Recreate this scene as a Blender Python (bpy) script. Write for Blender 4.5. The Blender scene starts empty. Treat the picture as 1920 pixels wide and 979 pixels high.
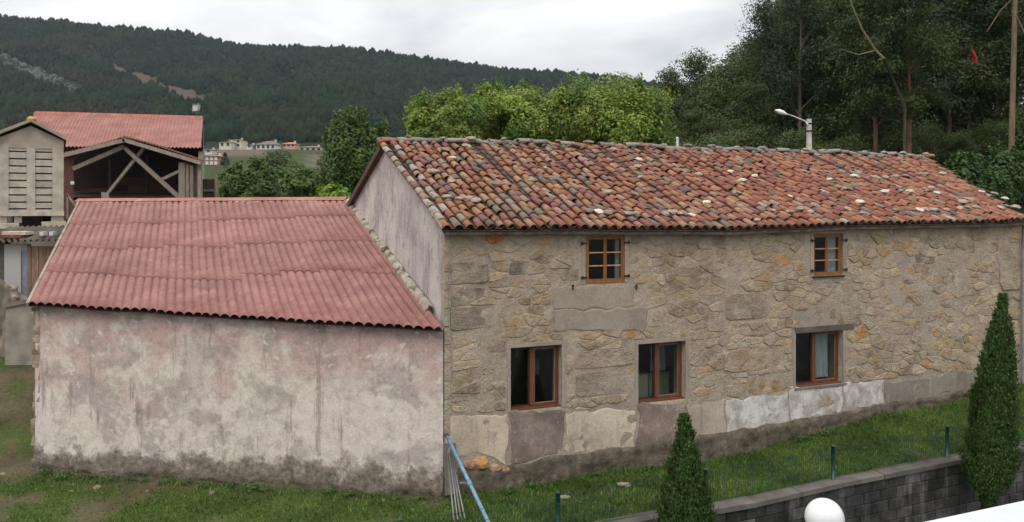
import bpy, math, random
import numpy as np
from mathutils import Vector, Matrix, noise as mnoise

# ------------------------------------------------------------------ camera, sky, sun, exposure
SC = bpy.context.scene
COL = SC.collection
R_ = math.radians
FPX, HOR, CAMZ = 1500.0, 382.0, 5.15          # focal length and horizon row (1920 px wide frame), eye height

cam_d = bpy.data.cameras.new('camera')
cam = bpy.data.objects.new('camera', cam_d); COL.objects.link(cam)
cam.location = (0, 0, CAMZ); cam.rotation_euler = (R_(90), 0, 0)
cam_d.sensor_width = 36.0; cam_d.lens = 36.0 * FPX / 1920.0
cam_d.shift_y = -(489.5 - HOR) / 1920.0
cam_d.clip_start = 0.1; cam_d.clip_end = 6000
SC.camera = cam

SUN_EL, SUN_AZ = 52.0, 205.0                   # azimuth from +Y clockwise: behind the camera, to the left
world = bpy.data.worlds.new('World'); SC.world = world; world.use_nodes = True
wn = world.node_tree.nodes; wl = world.node_tree.links; wn.clear()
w_out = wn.new('ShaderNodeOutputWorld'); w_bg = wn.new('ShaderNodeBackground')
w_bg.inputs['Strength'].default_value = 0.1
sky = wn.new('ShaderNodeTexSky'); sky.sky_type = 'NISHITA'; sky.sun_disc = False
sky.sun_elevation = R_(SUN_EL); sky.sun_rotation = R_(SUN_AZ)
# an overcast cloud deck (brighter towards the zenith, as any overcast sky) in front of the clear sky
w_tc = wn.new('ShaderNodeTexCoord'); w_sep = wn.new('ShaderNodeSeparateXYZ')
wl.new(w_tc.outputs['Generated'], w_sep.inputs[0])
def wmath(op, a, b=None, clamp=False):
    m = wn.new('ShaderNodeMath'); m.operation = op; m.use_clamp = clamp
    for i, s in enumerate((a, b)):
        if s is None: continue
        if isinstance(s, (int, float)): m.inputs[i].default_value = s
        else: wl.new(s, m.inputs[i])
    return m.outputs[0]
zz = wmath('MAXIMUM', w_sep.outputs['Z'], 0.0)
zden = wmath('ADD', zz, 0.16)
cmb = wn.new('ShaderNodeCombineXYZ')
wl.new(wmath('DIVIDE', w_sep.outputs['X'], zden), cmb.inputs[0])
wl.new(wmath('DIVIDE', w_sep.outputs['Y'], zden), cmb.inputs[1])
w_no = wn.new('ShaderNodeTexNoise'); w_no.inputs['Scale'].default_value = 1.15
w_no.inputs['Detail'].default_value = 5.0; w_no.inputs['Roughness'].default_value = 0.5
w_no.inputs['Distortion'].default_value = 0.3
wl.new(cmb.outputs[0], w_no.inputs['Vector'])
w_rp = wn.new('ShaderNodeValToRGB')
w_rp.color_ramp.elements[0].position = 0.36; w_rp.color_ramp.elements[0].color = (0.60, 0.63, 0.67, 1)
w_rp.color_ramp.elements[1].position = 0.64; w_rp.color_ramp.elements[1].color = (1.03, 1.02, 1.01, 1)
wl.new(w_no.outputs['Fac'], w_rp.inputs['Fac'])
SKY_LEVEL = 9.3
grad = wmath('MULTIPLY', wmath('ADD', wmath('MULTIPLY', zz, 1.85), 0.66), SKY_LEVEL)
w_mul = wn.new('ShaderNodeVectorMath'); w_mul.operation = 'SCALE'
wl.new(w_rp.outputs['Color'], w_mul.inputs[0]); wl.new(grad, w_mul.inputs['Scale'])
w_mix = wn.new('ShaderNodeMix'); w_mix.data_type = 'RGBA'
w_mix.inputs[0].default_value = 0.965
wl.new(sky.outputs[0], w_mix.inputs[6]); wl.new(w_mul.outputs[0], w_mix.inputs[7])
wl.new(w_mix.outputs[2], w_bg.inputs['Color']); wl.new(w_bg.outputs[0], w_out.inputs['Surface'])

sun_d = bpy.data.lights.new('sun', 'SUN'); sun_d.energy = 1.1; sun_d.angle = R_(28); sun_d.color = (1.0, 0.94, 0.85)
sun = bpy.data.objects.new('sun', sun_d); COL.objects.link(sun)
sun.rotation_euler = (R_(90 - SUN_EL), 0, R_(180 - SUN_AZ)); sun.location = (-10, -20, 30)

SC.view_settings.view_transform = 'Standard'; SC.view_settings.look = 'None'
SC.view_settings.gamma = 1.0; SC.view_settings.use_curve_mapping = False
SC.view_settings.exposure = 0.2
SC.render.engine = 'CYCLES'
SC.cycles.max_bounces = 6; SC.cycles.diffuse_bounces = 3; SC.cycles.glossy_bounces = 2
SC.cycles.transparent_max_bounces = 12; SC.cycles.volume_bounces = 0
SC.cycles.use_denoising = True

# ------------------------------------------------------------------ helpers
rnd = random.Random(7)
RNG = np.random.default_rng(11)

def P(px, py, Y):
    """the world point that lies at depth Y behind a place in the 1920x979 photograph"""
    return Vector(((px - 960.0) / FPX * Y, Y, CAMZ - (py - HOR) / FPX * Y))
def lin(r, g, b):
    f = lambda c: (c / 255 / 12.92) if c <= 10 else ((c / 255 + 0.055) / 1.055) ** 2.4
    return (f(r), f(g), f(b))
def sstep(a, b, x):
    t = np.clip((np.asarray(x, float) - a) / (b - a), 0, 1); return t * t * (3 - 2 * t)
def nz(x, y, z=0.0, s=1.0):
    return mnoise.noise(Vector((x * s, y * s, z * s)))

ORIGIN = {}
def thing(name, loc, label, cat, group=None):
    o = bpy.data.objects.new(name, None); COL.objects.link(o)
    o.location = loc; o.empty_display_size = 0.2
    ORIGIN[o.name] = Vector(loc)
    tag(o, label, cat, group); return o
def tag(o, label=None, cat=None, group=None, kind=None):
    if label: o['label'] = label
    if cat: o['category'] = cat
    if group: o['group'] = group
    if kind: o['kind'] = kind
    return o
def link(name, me, parent=None):
    o = bpy.data.objects.new(name, me); COL.objects.link(o)
    if parent is not None:
        o.parent = parent; ORIGIN[o.name] = ORIGIN[parent.name].copy()
    else:
        ORIGIN[o.name] = Vector((0, 0, 0))
    return o
def np_mesh(name, V, F, tint=None, smooth=False, mat=None):
    """mesh from arrays; F: (n,k) array or list of such arrays"""
    me = bpy.data.meshes.new(name)
    V = np.asarray(V, dtype=np.float32)
    Fs = F if isinstance(F, list) else [F]
    Fs = [np.asarray(f, dtype=np.int32) for f in Fs if len(f)]
    me.vertices.add(len(V)); me.vertices.foreach_set('co', V.ravel())
    nl = sum(f.size for f in Fs); npoly = sum(len(f) for f in Fs)
    me.loops.add(nl); me.loops.foreach_set('vertex_index', np.concatenate([f.ravel() for f in Fs]))
    me.polygons.add(npoly)
    tot = np.concatenate([np.full(len(f), f.shape[1], np.int32) for f in Fs])
    st = np.concatenate([[0], np.cumsum(tot)[:-1]]).astype(np.int32)
    me.polygons.foreach_set('loop_start', st)
    try: me.polygons.foreach_set('loop_total', tot)
    except Exception: pass
    if smooth: me.polygons.foreach_set('use_smooth', np.ones(npoly, bool))
    if tint is not None:
        t = np.ones((len(V), 4), np.float32); t[:, :3] = tint
        a = me.attributes.new('tint', 'FLOAT_COLOR', 'POINT'); a.data.foreach_set('color', t.ravel())
    me.update(calc_edges=True); me.validate()
    if mat is not None: me.materials.append(mat)
    return me
class MB:
    def __init__(s): s.v = []; s.f = []; s.t = []
    def add(s, vs, fs, tint=(1, 1, 1)):
        b = len(s.v); s.v += [tuple(v) for v in vs]
        s.f += [tuple(i + b for i in f) for f in fs]; s.t += [tint] * len(vs)
        return s
    def hexa(s, p, tint=(1, 1, 1)):
        """8 corners: bottom ring 0-3, top ring 4-7"""
        return s.add(p, [(3, 2, 1, 0), (4, 5, 6, 7), (0, 1, 5, 4), (1, 2, 6, 5), (2, 3, 7, 6), (3, 0, 4, 7)], tint)
    def box(s, o, a, b, c, tint=(1, 1, 1)):
        o, a, b, c = (Vector(x) for x in (o, a, b, c))
        return s.hexa([o, o + a, o + a + b, o + b, o + c, o + a + c, o + a + b + c, o + b + c], tint)
    def bar(s, p0, p1, w, h, up=(0, 0, 1), tint=(1, 1, 1)):
        p0, p1 = Vector(p0), Vector(p1); d = (p1 - p0).normalized(); up = Vector(up)
        if abs(d.dot(up)) > 0.98: up = Vector((1, 0, 0))
        a = d.cross(up).normalized() * w; b = a.cross(d).normalized() * h
        return s.box(p0 - a / 2 - b / 2, p1 - p0, a, b, tint)
    def tube(s, pts, rad, seg=7, cap=True, tint=(1, 1, 1)):
        pts = [Vector(p) for p in pts]; n = len(pts)
        if not hasattr(rad, '__len__'): rad = [rad] * n
        b = len(s.v); ref = Vector((0.13, 0.21, 1)).normalized()
        for i, p in enumerate(pts):
            d = (pts[min(i + 1, n - 1)] - pts[max(i - 1, 0)]).normalized()
            r0 = ref if abs(d.dot(ref)) < 0.95 else Vector((1, 0, 0))
            a = d.cross(r0).normalized(); c = d.cross(a)
            for k in range(seg):
                t = 2 * math.pi * k / seg
                s.v.append(tuple(p + (a * math.cos(t) + c * math.sin(t)) * rad[i])); s.t.append(tint)
        for i in range(n - 1):
            for k in range(seg):
                k2 = (k + 1) % seg
                s.f.append((b + i * seg + k, b + i * seg + k2, b + (i + 1) * seg + k2, b + (i + 1) * seg + k))
        if cap:
            s.f.append(tuple(b + k for k in range(seg))); s.f.append(tuple(b + (n - 1) * seg + k for k in reversed(range(seg))))
        return s
    def lathe(s, o, prof, seg=16, tint=(1, 1, 1)):
        o = Vector(o); b = len(s.v)
        for r, z in prof:
            for k in range(seg):
                t = 2 * math.pi * k / seg
                s.v.append((o.x + r * math.cos(t), o.y + r * math.sin(t), o.z + z)); s.t.append(tint)
        for i in range(len(prof) - 1):
            for k in range(seg):
                k2 = (k + 1) % seg
                s.f.append((b + i * seg + k, b + i * seg + k2, b + (i + 1) * seg + k2, b + (i + 1) * seg + k))
        s.f.append(tuple(b + k for k in reversed(range(seg)))); s.f.append(tuple(b + (len(prof) - 1) * seg + k for k in range(seg)))
        return s
    def grid(s, fn, nu, nv, tint=(1, 1, 1), flip=False):
        b = len(s.v)
        for j in range(nv + 1):
            for i in range(nu + 1):
                s.v.append(tuple(fn(i / nu, j / nv))); s.t.append(tint)
        for j in range(nv):
            for i in range(nu):
                q = (b + j * (nu + 1) + i, b + j * (nu + 1) + i + 1, b + (j + 1) * (nu + 1) + i + 1, b + (j + 1) * (nu + 1) + i)
                s.f.append(q[::-1] if flip else q)
        return s
    def prism(s, ring, d, tint=(1, 1, 1)):
        """ring: front polygon (Vectors), d: offset to the back ring"""
        n = len(ring); d = Vector(d); b = len(s.v)
        s.v += [tuple(Vector(p)) for p in ring] + [tuple(Vector(p) + d) for p in ring]; s.t += [tint] * (2 * n)
        s.f.append(tuple(range(b, b + n))); s.f.append(tuple(range(b + 2 * n - 1, b + n - 1, -1)))
        for i in range(n):
            k = (i + 1) % n; s.f.append((b + i, b + n + i, b + n + k, b + k))
        return s
    def mesh(s, name, mat, smooth=False, off=Vector((0, 0, 0))):
        me = bpy.data.meshes.new(name)
        me.from_pydata([(v[0] - off[0], v[1] - off[1], v[2] - off[2]) for v in s.v], [], s.f)
        a = me.attributes.new('tint', 'FLOAT_COLOR', 'POINT')
        t = np.ones((len(s.v), 4), np.float32); t[:, :3] = np.array(s.t, np.float32)
        a.data.foreach_set('color', t.ravel())
        if smooth: me.polygons.foreach_set('use_smooth', np.ones(len(me.polygons), bool))
        me.materials.append(mat); me.update(); return me
    def build(s, name, mat, parent=None, smooth=False):
        off = ORIGIN[parent.name] if parent is not None else Vector((0, 0, 0))
        return link(name, s.mesh(name, mat, smooth, off), parent)

def icorock(c, r, seed, squash=(1, 1, 1), sub=1):
    """an angular little rock as verts/faces"""
    g = (1 + 5 ** 0.5) / 2
    vs = [Vector(v).normalized() for v in ((-1, g, 0), (1, g, 0), (-1, -g, 0), (1, -g, 0), (0, -1, g), (0, 1, g), (0, -1, -g), (0, 1, -g), (g, 0, -1), (g, 0, 1), (-g, 0, -1), (-g, 0, 1))]
    fs = [(0, 11, 5), (0, 5, 1), (0, 1, 7), (0, 7, 10), (0, 10, 11), (1, 5, 9), (5, 11, 4), (11, 10, 2), (10, 7, 6), (7, 1, 8), (3, 9, 4), (3, 4, 2), (3, 2, 6), (3, 6, 8), (3, 8, 9), (4, 9, 5), (2, 4, 11), (6, 2, 10), (8, 6, 7), (9, 8, 1)]
    for _ in range(sub - 1):
        cache = {}; nf = []
        def mid(a, b):
            k = (min(a, b), max(a, b))
            if k not in cache: vs.append(((vs[a] + vs[b]) / 2).normalized()); cache[k] = len(vs) - 1
            return cache[k]
        for a, b, d in fs:
            x, y, z = mid(a, b), mid(b, d), mid(d, a); nf += [(a, x, z), (b, y, x), (d, z, y), (x, y, z)]
        fs = nf
    rr = random.Random(seed); o = Vector((rr.random() * 50, rr.random() * 50, rr.random() * 50))
    out = []
    for v in vs:
        k = r * (1 + 0.38 * mnoise.noise(v * 1.3 + o) + 0.12 * mnoise.noise(v * 3.1 + o))
        out.append((c[0] + v.x * k * squash[0], c[1] + v.y * k * squash[1], c[2] + v.z * k * squash[2]))
    return out, fs

# ------------------------------------------------------------------ materials
class NT:
    def __init__(s, name):
        s.m = bpy.data.materials.new(name); s.m.use_nodes = True
        s.n = s.m.node_tree.nodes; s.l = s.m.node_tree.links; s.n.clear()
        s.out = s.n.new('ShaderNodeOutputMaterial')
        s._pos = None
    def put(s, sock, v):
        if isinstance(v, (int, float)): sock.default_value = v
        elif isinstance(v, tuple): sock.default_value = v if len(v) == len(sock.default_value) else tuple(v) + (1,)
        else: s.l.new(v, sock)
    def pos(s):
        if s._pos is None: s._pos = s.n.new('ShaderNodeNewGeometry').outputs['Position']
        return s._pos
    def obj(s): return s.n.new('ShaderNodeTexCoord').outputs['Object']
    def scale(s, v, sc):
        m = s.n.new('ShaderNodeMapping'); m.inputs['Scale'].default_value = sc; s.l.new(v, m.inputs['Vector']); return m.outputs[0]
    def noise(s, scale, detail=3.0, rough=0.55, vec=None, dist=0.0):
        t = s.n.new('ShaderNodeTexNoise'); s.l.new(vec if vec is not None else s.pos(), t.inputs['Vector'])
        t.inputs['Scale'].default_value = scale; t.inputs['Detail'].default_value = detail
        t.inputs['Roughness'].default_value = rough; t.inputs['Distortion'].default_value = dist
        return t.outputs['Fac']
    def voro(s, scale, vec=None, feature='F1', out='Distance'):
        t = s.n.new('ShaderNodeTexVoronoi'); t.feature = feature; s.l.new(vec if vec is not None else s.pos(), t.inputs['Vector'])
        t.inputs['Scale'].default_value = scale; return t.outputs[out]
    def ramp(s, fac, stops, interp='LINEAR'):
        r = s.n.new('ShaderNodeValToRGB'); e = r.color_ramp.elements; r.color_ramp.interpolation = interp
        while len(e) < len(stops): e.new(0.5)
        for el, (p, c) in zip(e, stops):
            el.position = p; el.color = (c, c, c, 1) if isinstance(c, (int, float)) else tuple(c) + (1,)
        s.l.new(fac, r.inputs['Fac']); return r.outputs['Color']
    def mix(s, fac, a, b, mode='MIX'):
        m = s.n.new('ShaderNodeMix'); m.data_type = 'RGBA'; m.blend_type = mode
        s.put(m.inputs[0], fac); s.put(m.inputs[6], a); s.put(m.inputs[7], b); return m.outputs[2]
    def math(s, op, a, b=None, clamp=False):
        m = s.n.new('ShaderNodeMath'); m.operation = op; m.use_clamp = clamp
        s.put(m.inputs[0], a)
        if b is not None: s.put(m.inputs[1], b)
        return m.outputs[0]
    def sep(s, v):
        x = s.n.new('ShaderNodeSeparateXYZ'); s.l.new(v, x.inputs[0]); return x.outputs
    def attr(s, name='tint'):
        a = s.n.new('ShaderNodeAttribute'); a.attribute_name = name; return a.outputs['Color']
    def bump(s, h, strength=0.4, dist=0.02):
        b = s.n.new('ShaderNodeBump'); b.inputs['Strength'].default_value = strength; b.inputs['Distance'].default_value = dist
        s.l.new(h, b.inputs['Height']); return b.outputs['Normal']
    def done(s, color, rough=0.85, normal=None, spec=0.25, metal=0.0):
        p = s.n.new('ShaderNodeBsdfPrincipled'); s.put(p.inputs['Base Color'], color); s.put(p.inputs['Roughness'], rough)
        p.inputs['Specular IOR Level'].default_value = spec; p.inputs['Metallic'].default_value = metal
        if normal is not None: s.l.new(normal, p.inputs['Normal'])
        s.l.new(p.outputs[0], s.out.inputs['Surface']); s.bsdf = p; return s.m
M = {}
def plain(name, col, rough=0.7, var=0.25, scale=6.0, bump=0.15, bs=30, spec=0.25, metal=0.0, tint=False):
    t = NT(name); c = t.mix(1.0, t.attr(), col, 'MULTIPLY') if tint else col
    n = t.noise(scale, 4)
    c = t.mix(1.0, c, t.ramp(n, [(0.25, 1 - var), (0.75, 1 + var * 0.6)]), 'MULTIPLY')
    M[name] = t.done(c, rough, t.bump(t.noise(bs, 3), bump, 0.01), spec, metal); return M[name]
def m_stone():
    t = NT('rubble_stone'); c = t.mix(1.0, t.attr(), (1.16, 1.075, 0.95), 'MULTIPLY')
    c = t.mix(1.0, c, t.ramp(t.noise(9, 6, 0.65), [(0.25, 0.68), (0.5, 1.0), (0.75, 1.2)]), 'MULTIPLY')
    c = t.mix(t.ramp(t.noise(2.3, 4, 0.6), [(0.42, 0.0), (0.62, 0.8)]), c, t.ramp(t.noise(3.2, 6, 0.65), [(0.25, (0.31, 0.255, 0.195)), (0.5, (0.42, 0.35, 0.268)), (0.75, (0.52, 0.44, 0.345))]))      # thin mortar wash smeared over
    c = t.mix(t.ramp(t.noise(15, 4, 0.6), [(0.62, 0.0), (0.72, 0.6)]), c, (0.17, 0.155, 0.14))
    c = t.mix(t.ramp(t.noise(24, 3, 0.6), [(0.66, 0.0), (0.74, 0.7)]), c, (0.47, 0.44, 0.38))
    h = t.math('ADD', t.noise(22, 6, 0.7), t.math('MULTIPLY', t.noise(6, 4, 0.6), 1.8))
    M['stone'] = t.done(c, 0.92, t.bump(h, 0.95, 0.04), 0.12)
m_stone()
def m_mortar():
    t = NT('mortar')
    c = t.ramp(t.noise(3.2, 6, 0.65), [(0.25, (0.31, 0.255, 0.195)), (0.5, (0.42, 0.35, 0.268)), (0.75, (0.52, 0.44, 0.345))])
    c = t.mix(1.0, c, t.ramp(t.noise(20, 5, 0.7), [(0.28, 0.66), (0.7, 1.15)]), 'MULTIPLY')
    c = t.mix(t.ramp(t.noise(0.7, 5, 0.6), [(0.5, 0.0), (0.66, 0.5)]), c, (0.27, 0.235, 0.20))
    M['mortar'] = t.done(c, 0.95, t.bump(t.noise(24, 7, 0.75), 0.85, 0.04), 0.1)
m_mortar()
def m_plaster(name, stops, patch, dark, streak=0.5, tint=False):
    t = NT(name)
    c = t.ramp(t.noise(1.0, 7, 0.62, dist=0.4), stops)
    if tint: c = t.mix(1.0, c, t.attr(), 'MULTIPLY')
    c = t.mix(t.ramp(t.noise(2.6, 6, 0.7), [(0.55, 0.0), (0.66, 0.8)]), c, patch)
    st = t.noise(1.0, 5, 0.7, vec=t.scale(t.pos(), (5.0, 5.0, 0.55)))
    c = t.mix(t.ramp(st, [(0.56, 0.0), (0.72, streak)]), c, dark)
    c = t.mix(1.0, c, t.ramp(t.noise(26, 5, 0.75), [(0.3, 0.72), (0.7, 1.12)]), 'MULTIPLY')
    h = t.math('ADD', t.noise(5, 6, 0.6), t.math('MULTIPLY', t.noise(40, 4, 0.7), 0.5))
    M[name] = t.done(c, 0.93, t.bump(h, 0.45, 0.03), 0.12); return t
# the shed front: lime render, pinkish, worn to grey and cream, damp and mossy along the foot
def m_shedwall():
    t = NT('worn_pink_render')
    c = t.ramp(t.noise(0.55, 7, 0.6, dist=0.5), [(0.3, (0.46, 0.38, 0.35)), (0.44, (0.57, 0.49, 0.445)), (0.54, (0.66, 0.58, 0.515)), (0.66, (0.55, 0.44, 0.405))])
    z = t.sep(t.pos())[2]
    up = t.math('MULTIPLY', t.math('SUBTRACT', z, 0.9), 0.55, True)          # more pink wash left on the upper half
    pk = t.math('MULTIPLY', t.ramp(t.noise(0.9, 6, 0.65), [(0.42, 0.0), (0.54, 1.0)]), t.math('ADD', t.math('MULTIPLY', up, 0.7), 0.25))
    c = t.mix(pk, c, (0.48, 0.335, 0.31))
    lo_ = t.math('MULTIPLY', t.ramp(t.math('ADD', t.math('MULTIPLY', z, 0.45), t.math('MULTIPLY', t.math('SUBTRACT', t.noise(0.9, 6, 0.65), 0.5), 1.3)), [(0.12, 0.0), (0.2, 0.9), (0.55, 0.9), (0.62, 0.0)]), 0.9)
    c = t.mix(lo_, c, (0.66, 0.57, 0.52))
    gm = t.math('MULTIPLY', t.ramp(t.noise(1.3, 6, 0.62, dist=0.3), [(0.5, 0.0), (0.57, 0.9)]), 0.72)
    c = t.mix(gm, c, (0.36, 0.30, 0.28))
    c = t.mix(t.ramp(t.noise(1.5, 6, 0.6, vec=t.scale(t.pos(), (1.0, 1.0, 1.6))), [(0.56, 0.0), (0.64, 0.7)]), c, (0.64, 0.575, 0.50))
    wl_ = t.ramp(t.noise(5.0, 3, 0.5, dist=0.6), [(0.63, 0.0), (0.67, 1.0)])
    c = t.mix(t.math('MULTIPLY', wl_, t.ramp(t.noise(0.8, 3), [(0.46, 0.0), (0.54, 0.9)])), c, (0.68, 0.63, 0.57))
    st = t.noise(1.0, 5, 0.7, vec=t.scale(t.pos(), (3.5, 3.5, 0.5)))
    c = t.mix(t.ramp(st, [(0.58, 0.0), (0.66, 0.65)]), c, (0.26, 0.205, 0.18))
    foot = t.math('ADD', t.math('MULTIPLY', z, 1.5), t.math('MULTIPLY', t.math('SUBTRACT', t.noise(2.4, 7, 0.72), 0.5), 2.2))
    c = t.mix(t.ramp(foot, [(0.12, 0.88), (0.30, 0.6), (0.52, 0.0)]), c, t.ramp(t.noise(11, 5, 0.7), [(0.3, (0.07, 0.057, 0.042)), (0.55, (0.17, 0.14, 0.108)), (0.75, (0.30, 0.26, 0.21))]))
    white = t.math('MULTIPLY', t.ramp(foot, [(0.40, 0.0), (0.48, 1.0), (0.62, 1.0), (0.75, 0.0)]), t.ramp(t.noise(3.5, 5, 0.7), [(0.52, 0.0), (0.6, 0.9)]))
    c = t.mix(white, c, (0.66, 0.62, 0.59))
    c = t.mix(1.0, c, t.ramp(t.noise(24, 6, 0.75), [(0.3, 0.78), (0.68, 1.07)]), 'MULTIPLY')
    c = t.mix(1.0, c, t.ramp(t.noise(5.5, 6, 0.7), [(0.3, 0.74), (0.5, 1.0), (0.7, 1.1)]), 'MULTIPLY')
    h = t.math('ADD', t.noise(4, 6, 0.6), t.math('MULTIPLY', t.noise(36, 4, 0.7), 0.45))
    M['shedwall'] = t.done(c, 0.93, t.bump(h, 0.45, 0.035), 0.12)
m_shedwall()
def m_gable():
    t = NT('streaked_gable_render')
    c = t.ramp(t.noise(0.8, 6, 0.6), [(0.3, (0.38, 0.325, 0.315)), (0.5, (0.52, 0.465, 0.43)), (0.7, (0.62, 0.56, 0.51))])
    st = t.noise(1.0, 6, 0.72, vec=t.scale(t.pos(), (1.9, 1.9, 0.75)), dist=0.4)
    c = t.mix(t.ramp(st, [(0.48, 0.0), (0.64, 0.75)]), c, (0.25, 0.205, 0.21))
    c = t.mix(t.ramp(t.noise(1.0, 5, 0.7, vec=t.scale(t.pos(), (6.0, 6.0, 2.2))), [(0.60, 0.0), (0.66, 0.75)]), c, (0.64, 0.60, 0.57))
    c = t.mix(t.ramp(t.noise(2.6, 6, 0.7), [(0.57, 0.0), (0.68, 0.7)]), c, (0.17, 0.155, 0.15))
    c = t.mix(1.0, c, t.ramp(t.noise(22, 5, 0.75), [(0.3, 0.74), (0.7, 1.1)]), 'MULTIPLY')
    M['gable'] = t.done(c, 0.93, t.bump(t.noise(20, 6, 0.7), 0.35, 0.03), 0.12)
m_gable()
m_plaster('patch', [(0.3, (0.33, 0.285, 0.245)), (0.55, (0.46, 0.41, 0.355)), (0.75, (0.53, 0.475, 0.41))], (0.36, 0.30, 0.26), (0.17, 0.145, 0.125), 0.55, True)
def m_infill():
    t = NT('mauve_infill_render')
    c = t.ramp(t.noise(2.4, 6, 0.65), [(0.3, (0.135, 0.11, 0.10)), (0.5, (0.20, 0.168, 0.155)), (0.72, (0.31, 0.27, 0.245))])
    c = t.mix(1.0, c, t.attr(), 'MULTIPLY')
    drip = t.math('MULTIPLY', t.noise(1.0, 6, 0.75, vec=t.scale(t.pos(), (14.0, 14.0, 4.0))), 1.0)
    c = t.mix(t.ramp(drip, [(0.60, 0.0), (0.68, 0.75)]), c, (0.52, 0.48, 0.46))
    c = t.mix(1.0, c, t.ramp(t.noise(26, 5, 0.75), [(0.3, 0.7), (0.7, 1.15)]), 'MULTIPLY')
    M['infill'] = t.done(c, 0.93, t.bump(t.noise(24, 6, 0.7), 0.45, 0.03), 0.1)
m_infill()
def m_whitewash():
    t = NT('flaking_whitewash')
    c = t.ramp(t.noise(2.6, 7, 0.7, dist=0.5), [(0.32, (0.30, 0.265, 0.235)), (0.46, (0.44, 0.405, 0.37)), (0.56, (0.60, 0.575, 0.54)), (0.7, (0.68, 0.66, 0.63))])
    c = t.mix(t.ramp(t.noise(1.0, 6, 0.75, vec=t.scale(t.pos(), (9.0, 9.0, 2.0))), [(0.56, 0.0), (0.68, 0.8)]), c, (0.25, 0.22, 0.205))
    M['whitewash'] = t.done(c, 0.92, t.bump(t.noise(18, 6, 0.7), 0.5, 0.03), 0.12)
m_whitewash()
def m_footing():
    t = NT('rough_footing')
    c = t.ramp(t.noise(5, 7, 0.72), [(0.28, (0.045, 0.037, 0.027)), (0.45, (0.115, 0.095, 0.072)), (0.6, (0.18, 0.15, 0.118)), (0.78, (0.31, 0.265, 0.215))])
    c = t.mix(t.ramp(t.noise(1.7, 4), [(0.52, 0.0), (0.68, 0.55)]), c, (0.075, 0.075, 0.035))
    M['footing'] = t.done(c, 0.96, t.bump(t.noise(16, 7, 0.75), 0.9, 0.06), 0.08)
m_footing()
def m_tile():
    t = NT('weathered_clay_tile'); c = t.attr()
    c = t.mix(1.0, c, t.ramp(t.noise(13, 5, 0.65), [(0.25, 0.62), (0.5, 1.0), (0.78, 1.22)]), 'MULTIPLY')
    c = t.mix(t.ramp(t.noise(7.5, 5, 0.7), [(0.54, 0.0), (0.63, 0.75)]), c, (0.14, 0.112, 0.092))
    c = t.mix(t.ramp(t.noise(19, 4, 0.7), [(0.63, 0.0), (0.70, 0.6)]), c, (0.44, 0.385, 0.325))
    M['tile'] = t.done(c, 0.9, t.bump(t.noise(40, 5, 0.7), 0.5, 0.012), 0.18)
m_tile()
def m_corr(name, stops, lich=0.5):
    t = NT(name)
    c = t.ramp(t.noise(1.3, 7, 0.62, dist=0.3), stops)
    c = t.mix(1.0, c, t.attr(), 'MULTIPLY')
    c = t.mix(t.ramp(t.noise(4.5, 6, 0.7), [(0.52, 0.0), (0.66, lich)]), c, (0.36, 0.20, 0.165))
    c = t.mix(t.ramp(t.noise(8, 6, 0.75), [(0.55, 0.0), (0.66, 0.6)]), c, (0.14, 0.075, 0.07))
    st = t.noise(1.0, 5, 0.7, vec=t.scale(t.pos(), (6.0, 1.1, 1.1)))
    c = t.mix(t.ramp(st, [(0.56, 0.0), (0.72, 0.45)]), c, (0.18, 0.085, 0.08))
    c = t.mix(1.0, c, t.ramp(t.noise(30, 5, 0.75), [(0.28, 0.76), (0.7, 1.12)]), 'MULTIPLY')
    M[name] = t.done(c, 0.82, t.bump(t.noise(30, 6, 0.7), 0.3, 0.012), 0.25)
m_corr('red_corrugated', [(0.3, (0.19, 0.088, 0.075)), (0.5, (0.25, 0.117, 0.10)), (0.7, (0.31, 0.16, 0.135))])
def m_leaf():
    t = NT('leaf'); c = t.attr()
    p = t.n.new('ShaderNodeBsdfPrincipled'); t.l.new(c, p.inputs['Base Color']); p.inputs['Roughness'].default_value = 0.55
    p.inputs['Specular IOR Level'].default_value = 0.25
    tr = t.n.new('ShaderNodeBsdfTranslucent'); t.l.new(t.mix(1.0, c, (1.1, 1.25, 0.55), 'MULTIPLY'), tr.inputs['Color'])
    mx = t.n.new('ShaderNodeMixShader'); mx.inputs[0].default_value = 0.28
    t.l.new(p.outputs[0], mx.inputs[1]); t.l.new(tr.outputs[0], mx.inputs[2]); t.l.new(mx.outputs[0], t.out.inputs['Surface'])
    M['leaf'] = t.m
m_leaf()
def m_bark():
    t = NT('bark'); c = t.mix(1.0, t.attr(), t.ramp(t.noise(1.0, 5, 0.7, vec=t.scale(t.pos(), (9, 9, 1.6))), [(0.25, 0.5), (0.75, 1.25)]), 'MULTIPLY')
    M['bark'] = t.done(c, 0.95, t.bump(t.noise(1.0, 4, 0.6, vec=t.scale(t.pos(), (22, 22, 4))), 0.6, 0.03), 0.1)
m_bark()
def m_ground():
    t = NT('turf'); c = t.attr()
    c = t.mix(1.0, c, t.ramp(t.noise(0.9, 6, 0.65), [(0.25, 0.6), (0.75, 1.3)]), 'MULTIPLY')
    c = t.mix(1.0, c, t.ramp(t.noise(14, 5, 0.7), [(0.25, 0.55), (0.7, 1.25)]), 'MULTIPLY')
    M['ground'] = t.done(c, 0.97, t.bump(t.noise(18, 5, 0.7), 0.8, 0.05), 0.06)
m_ground()
def m_wood(name, c1, c2, rough=0.65):
    t = NT(name); n = t.noise(1.0, 5, 0.6, vec=t.scale(t.pos(), (14, 14, 3)))
    c = t.mix(1.0, t.ramp(n, [(0.25, c1), (0.75, c2)]), t.attr(), 'MULTIPLY')
    M[name] = t.done(c, rough, t.bump(t.noise(40, 3), 0.2, 0.006), 0.3)
m_wood('window_wood', (0.17, 0.07, 0.022), (0.31, 0.135, 0.042), 0.5)
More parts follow.
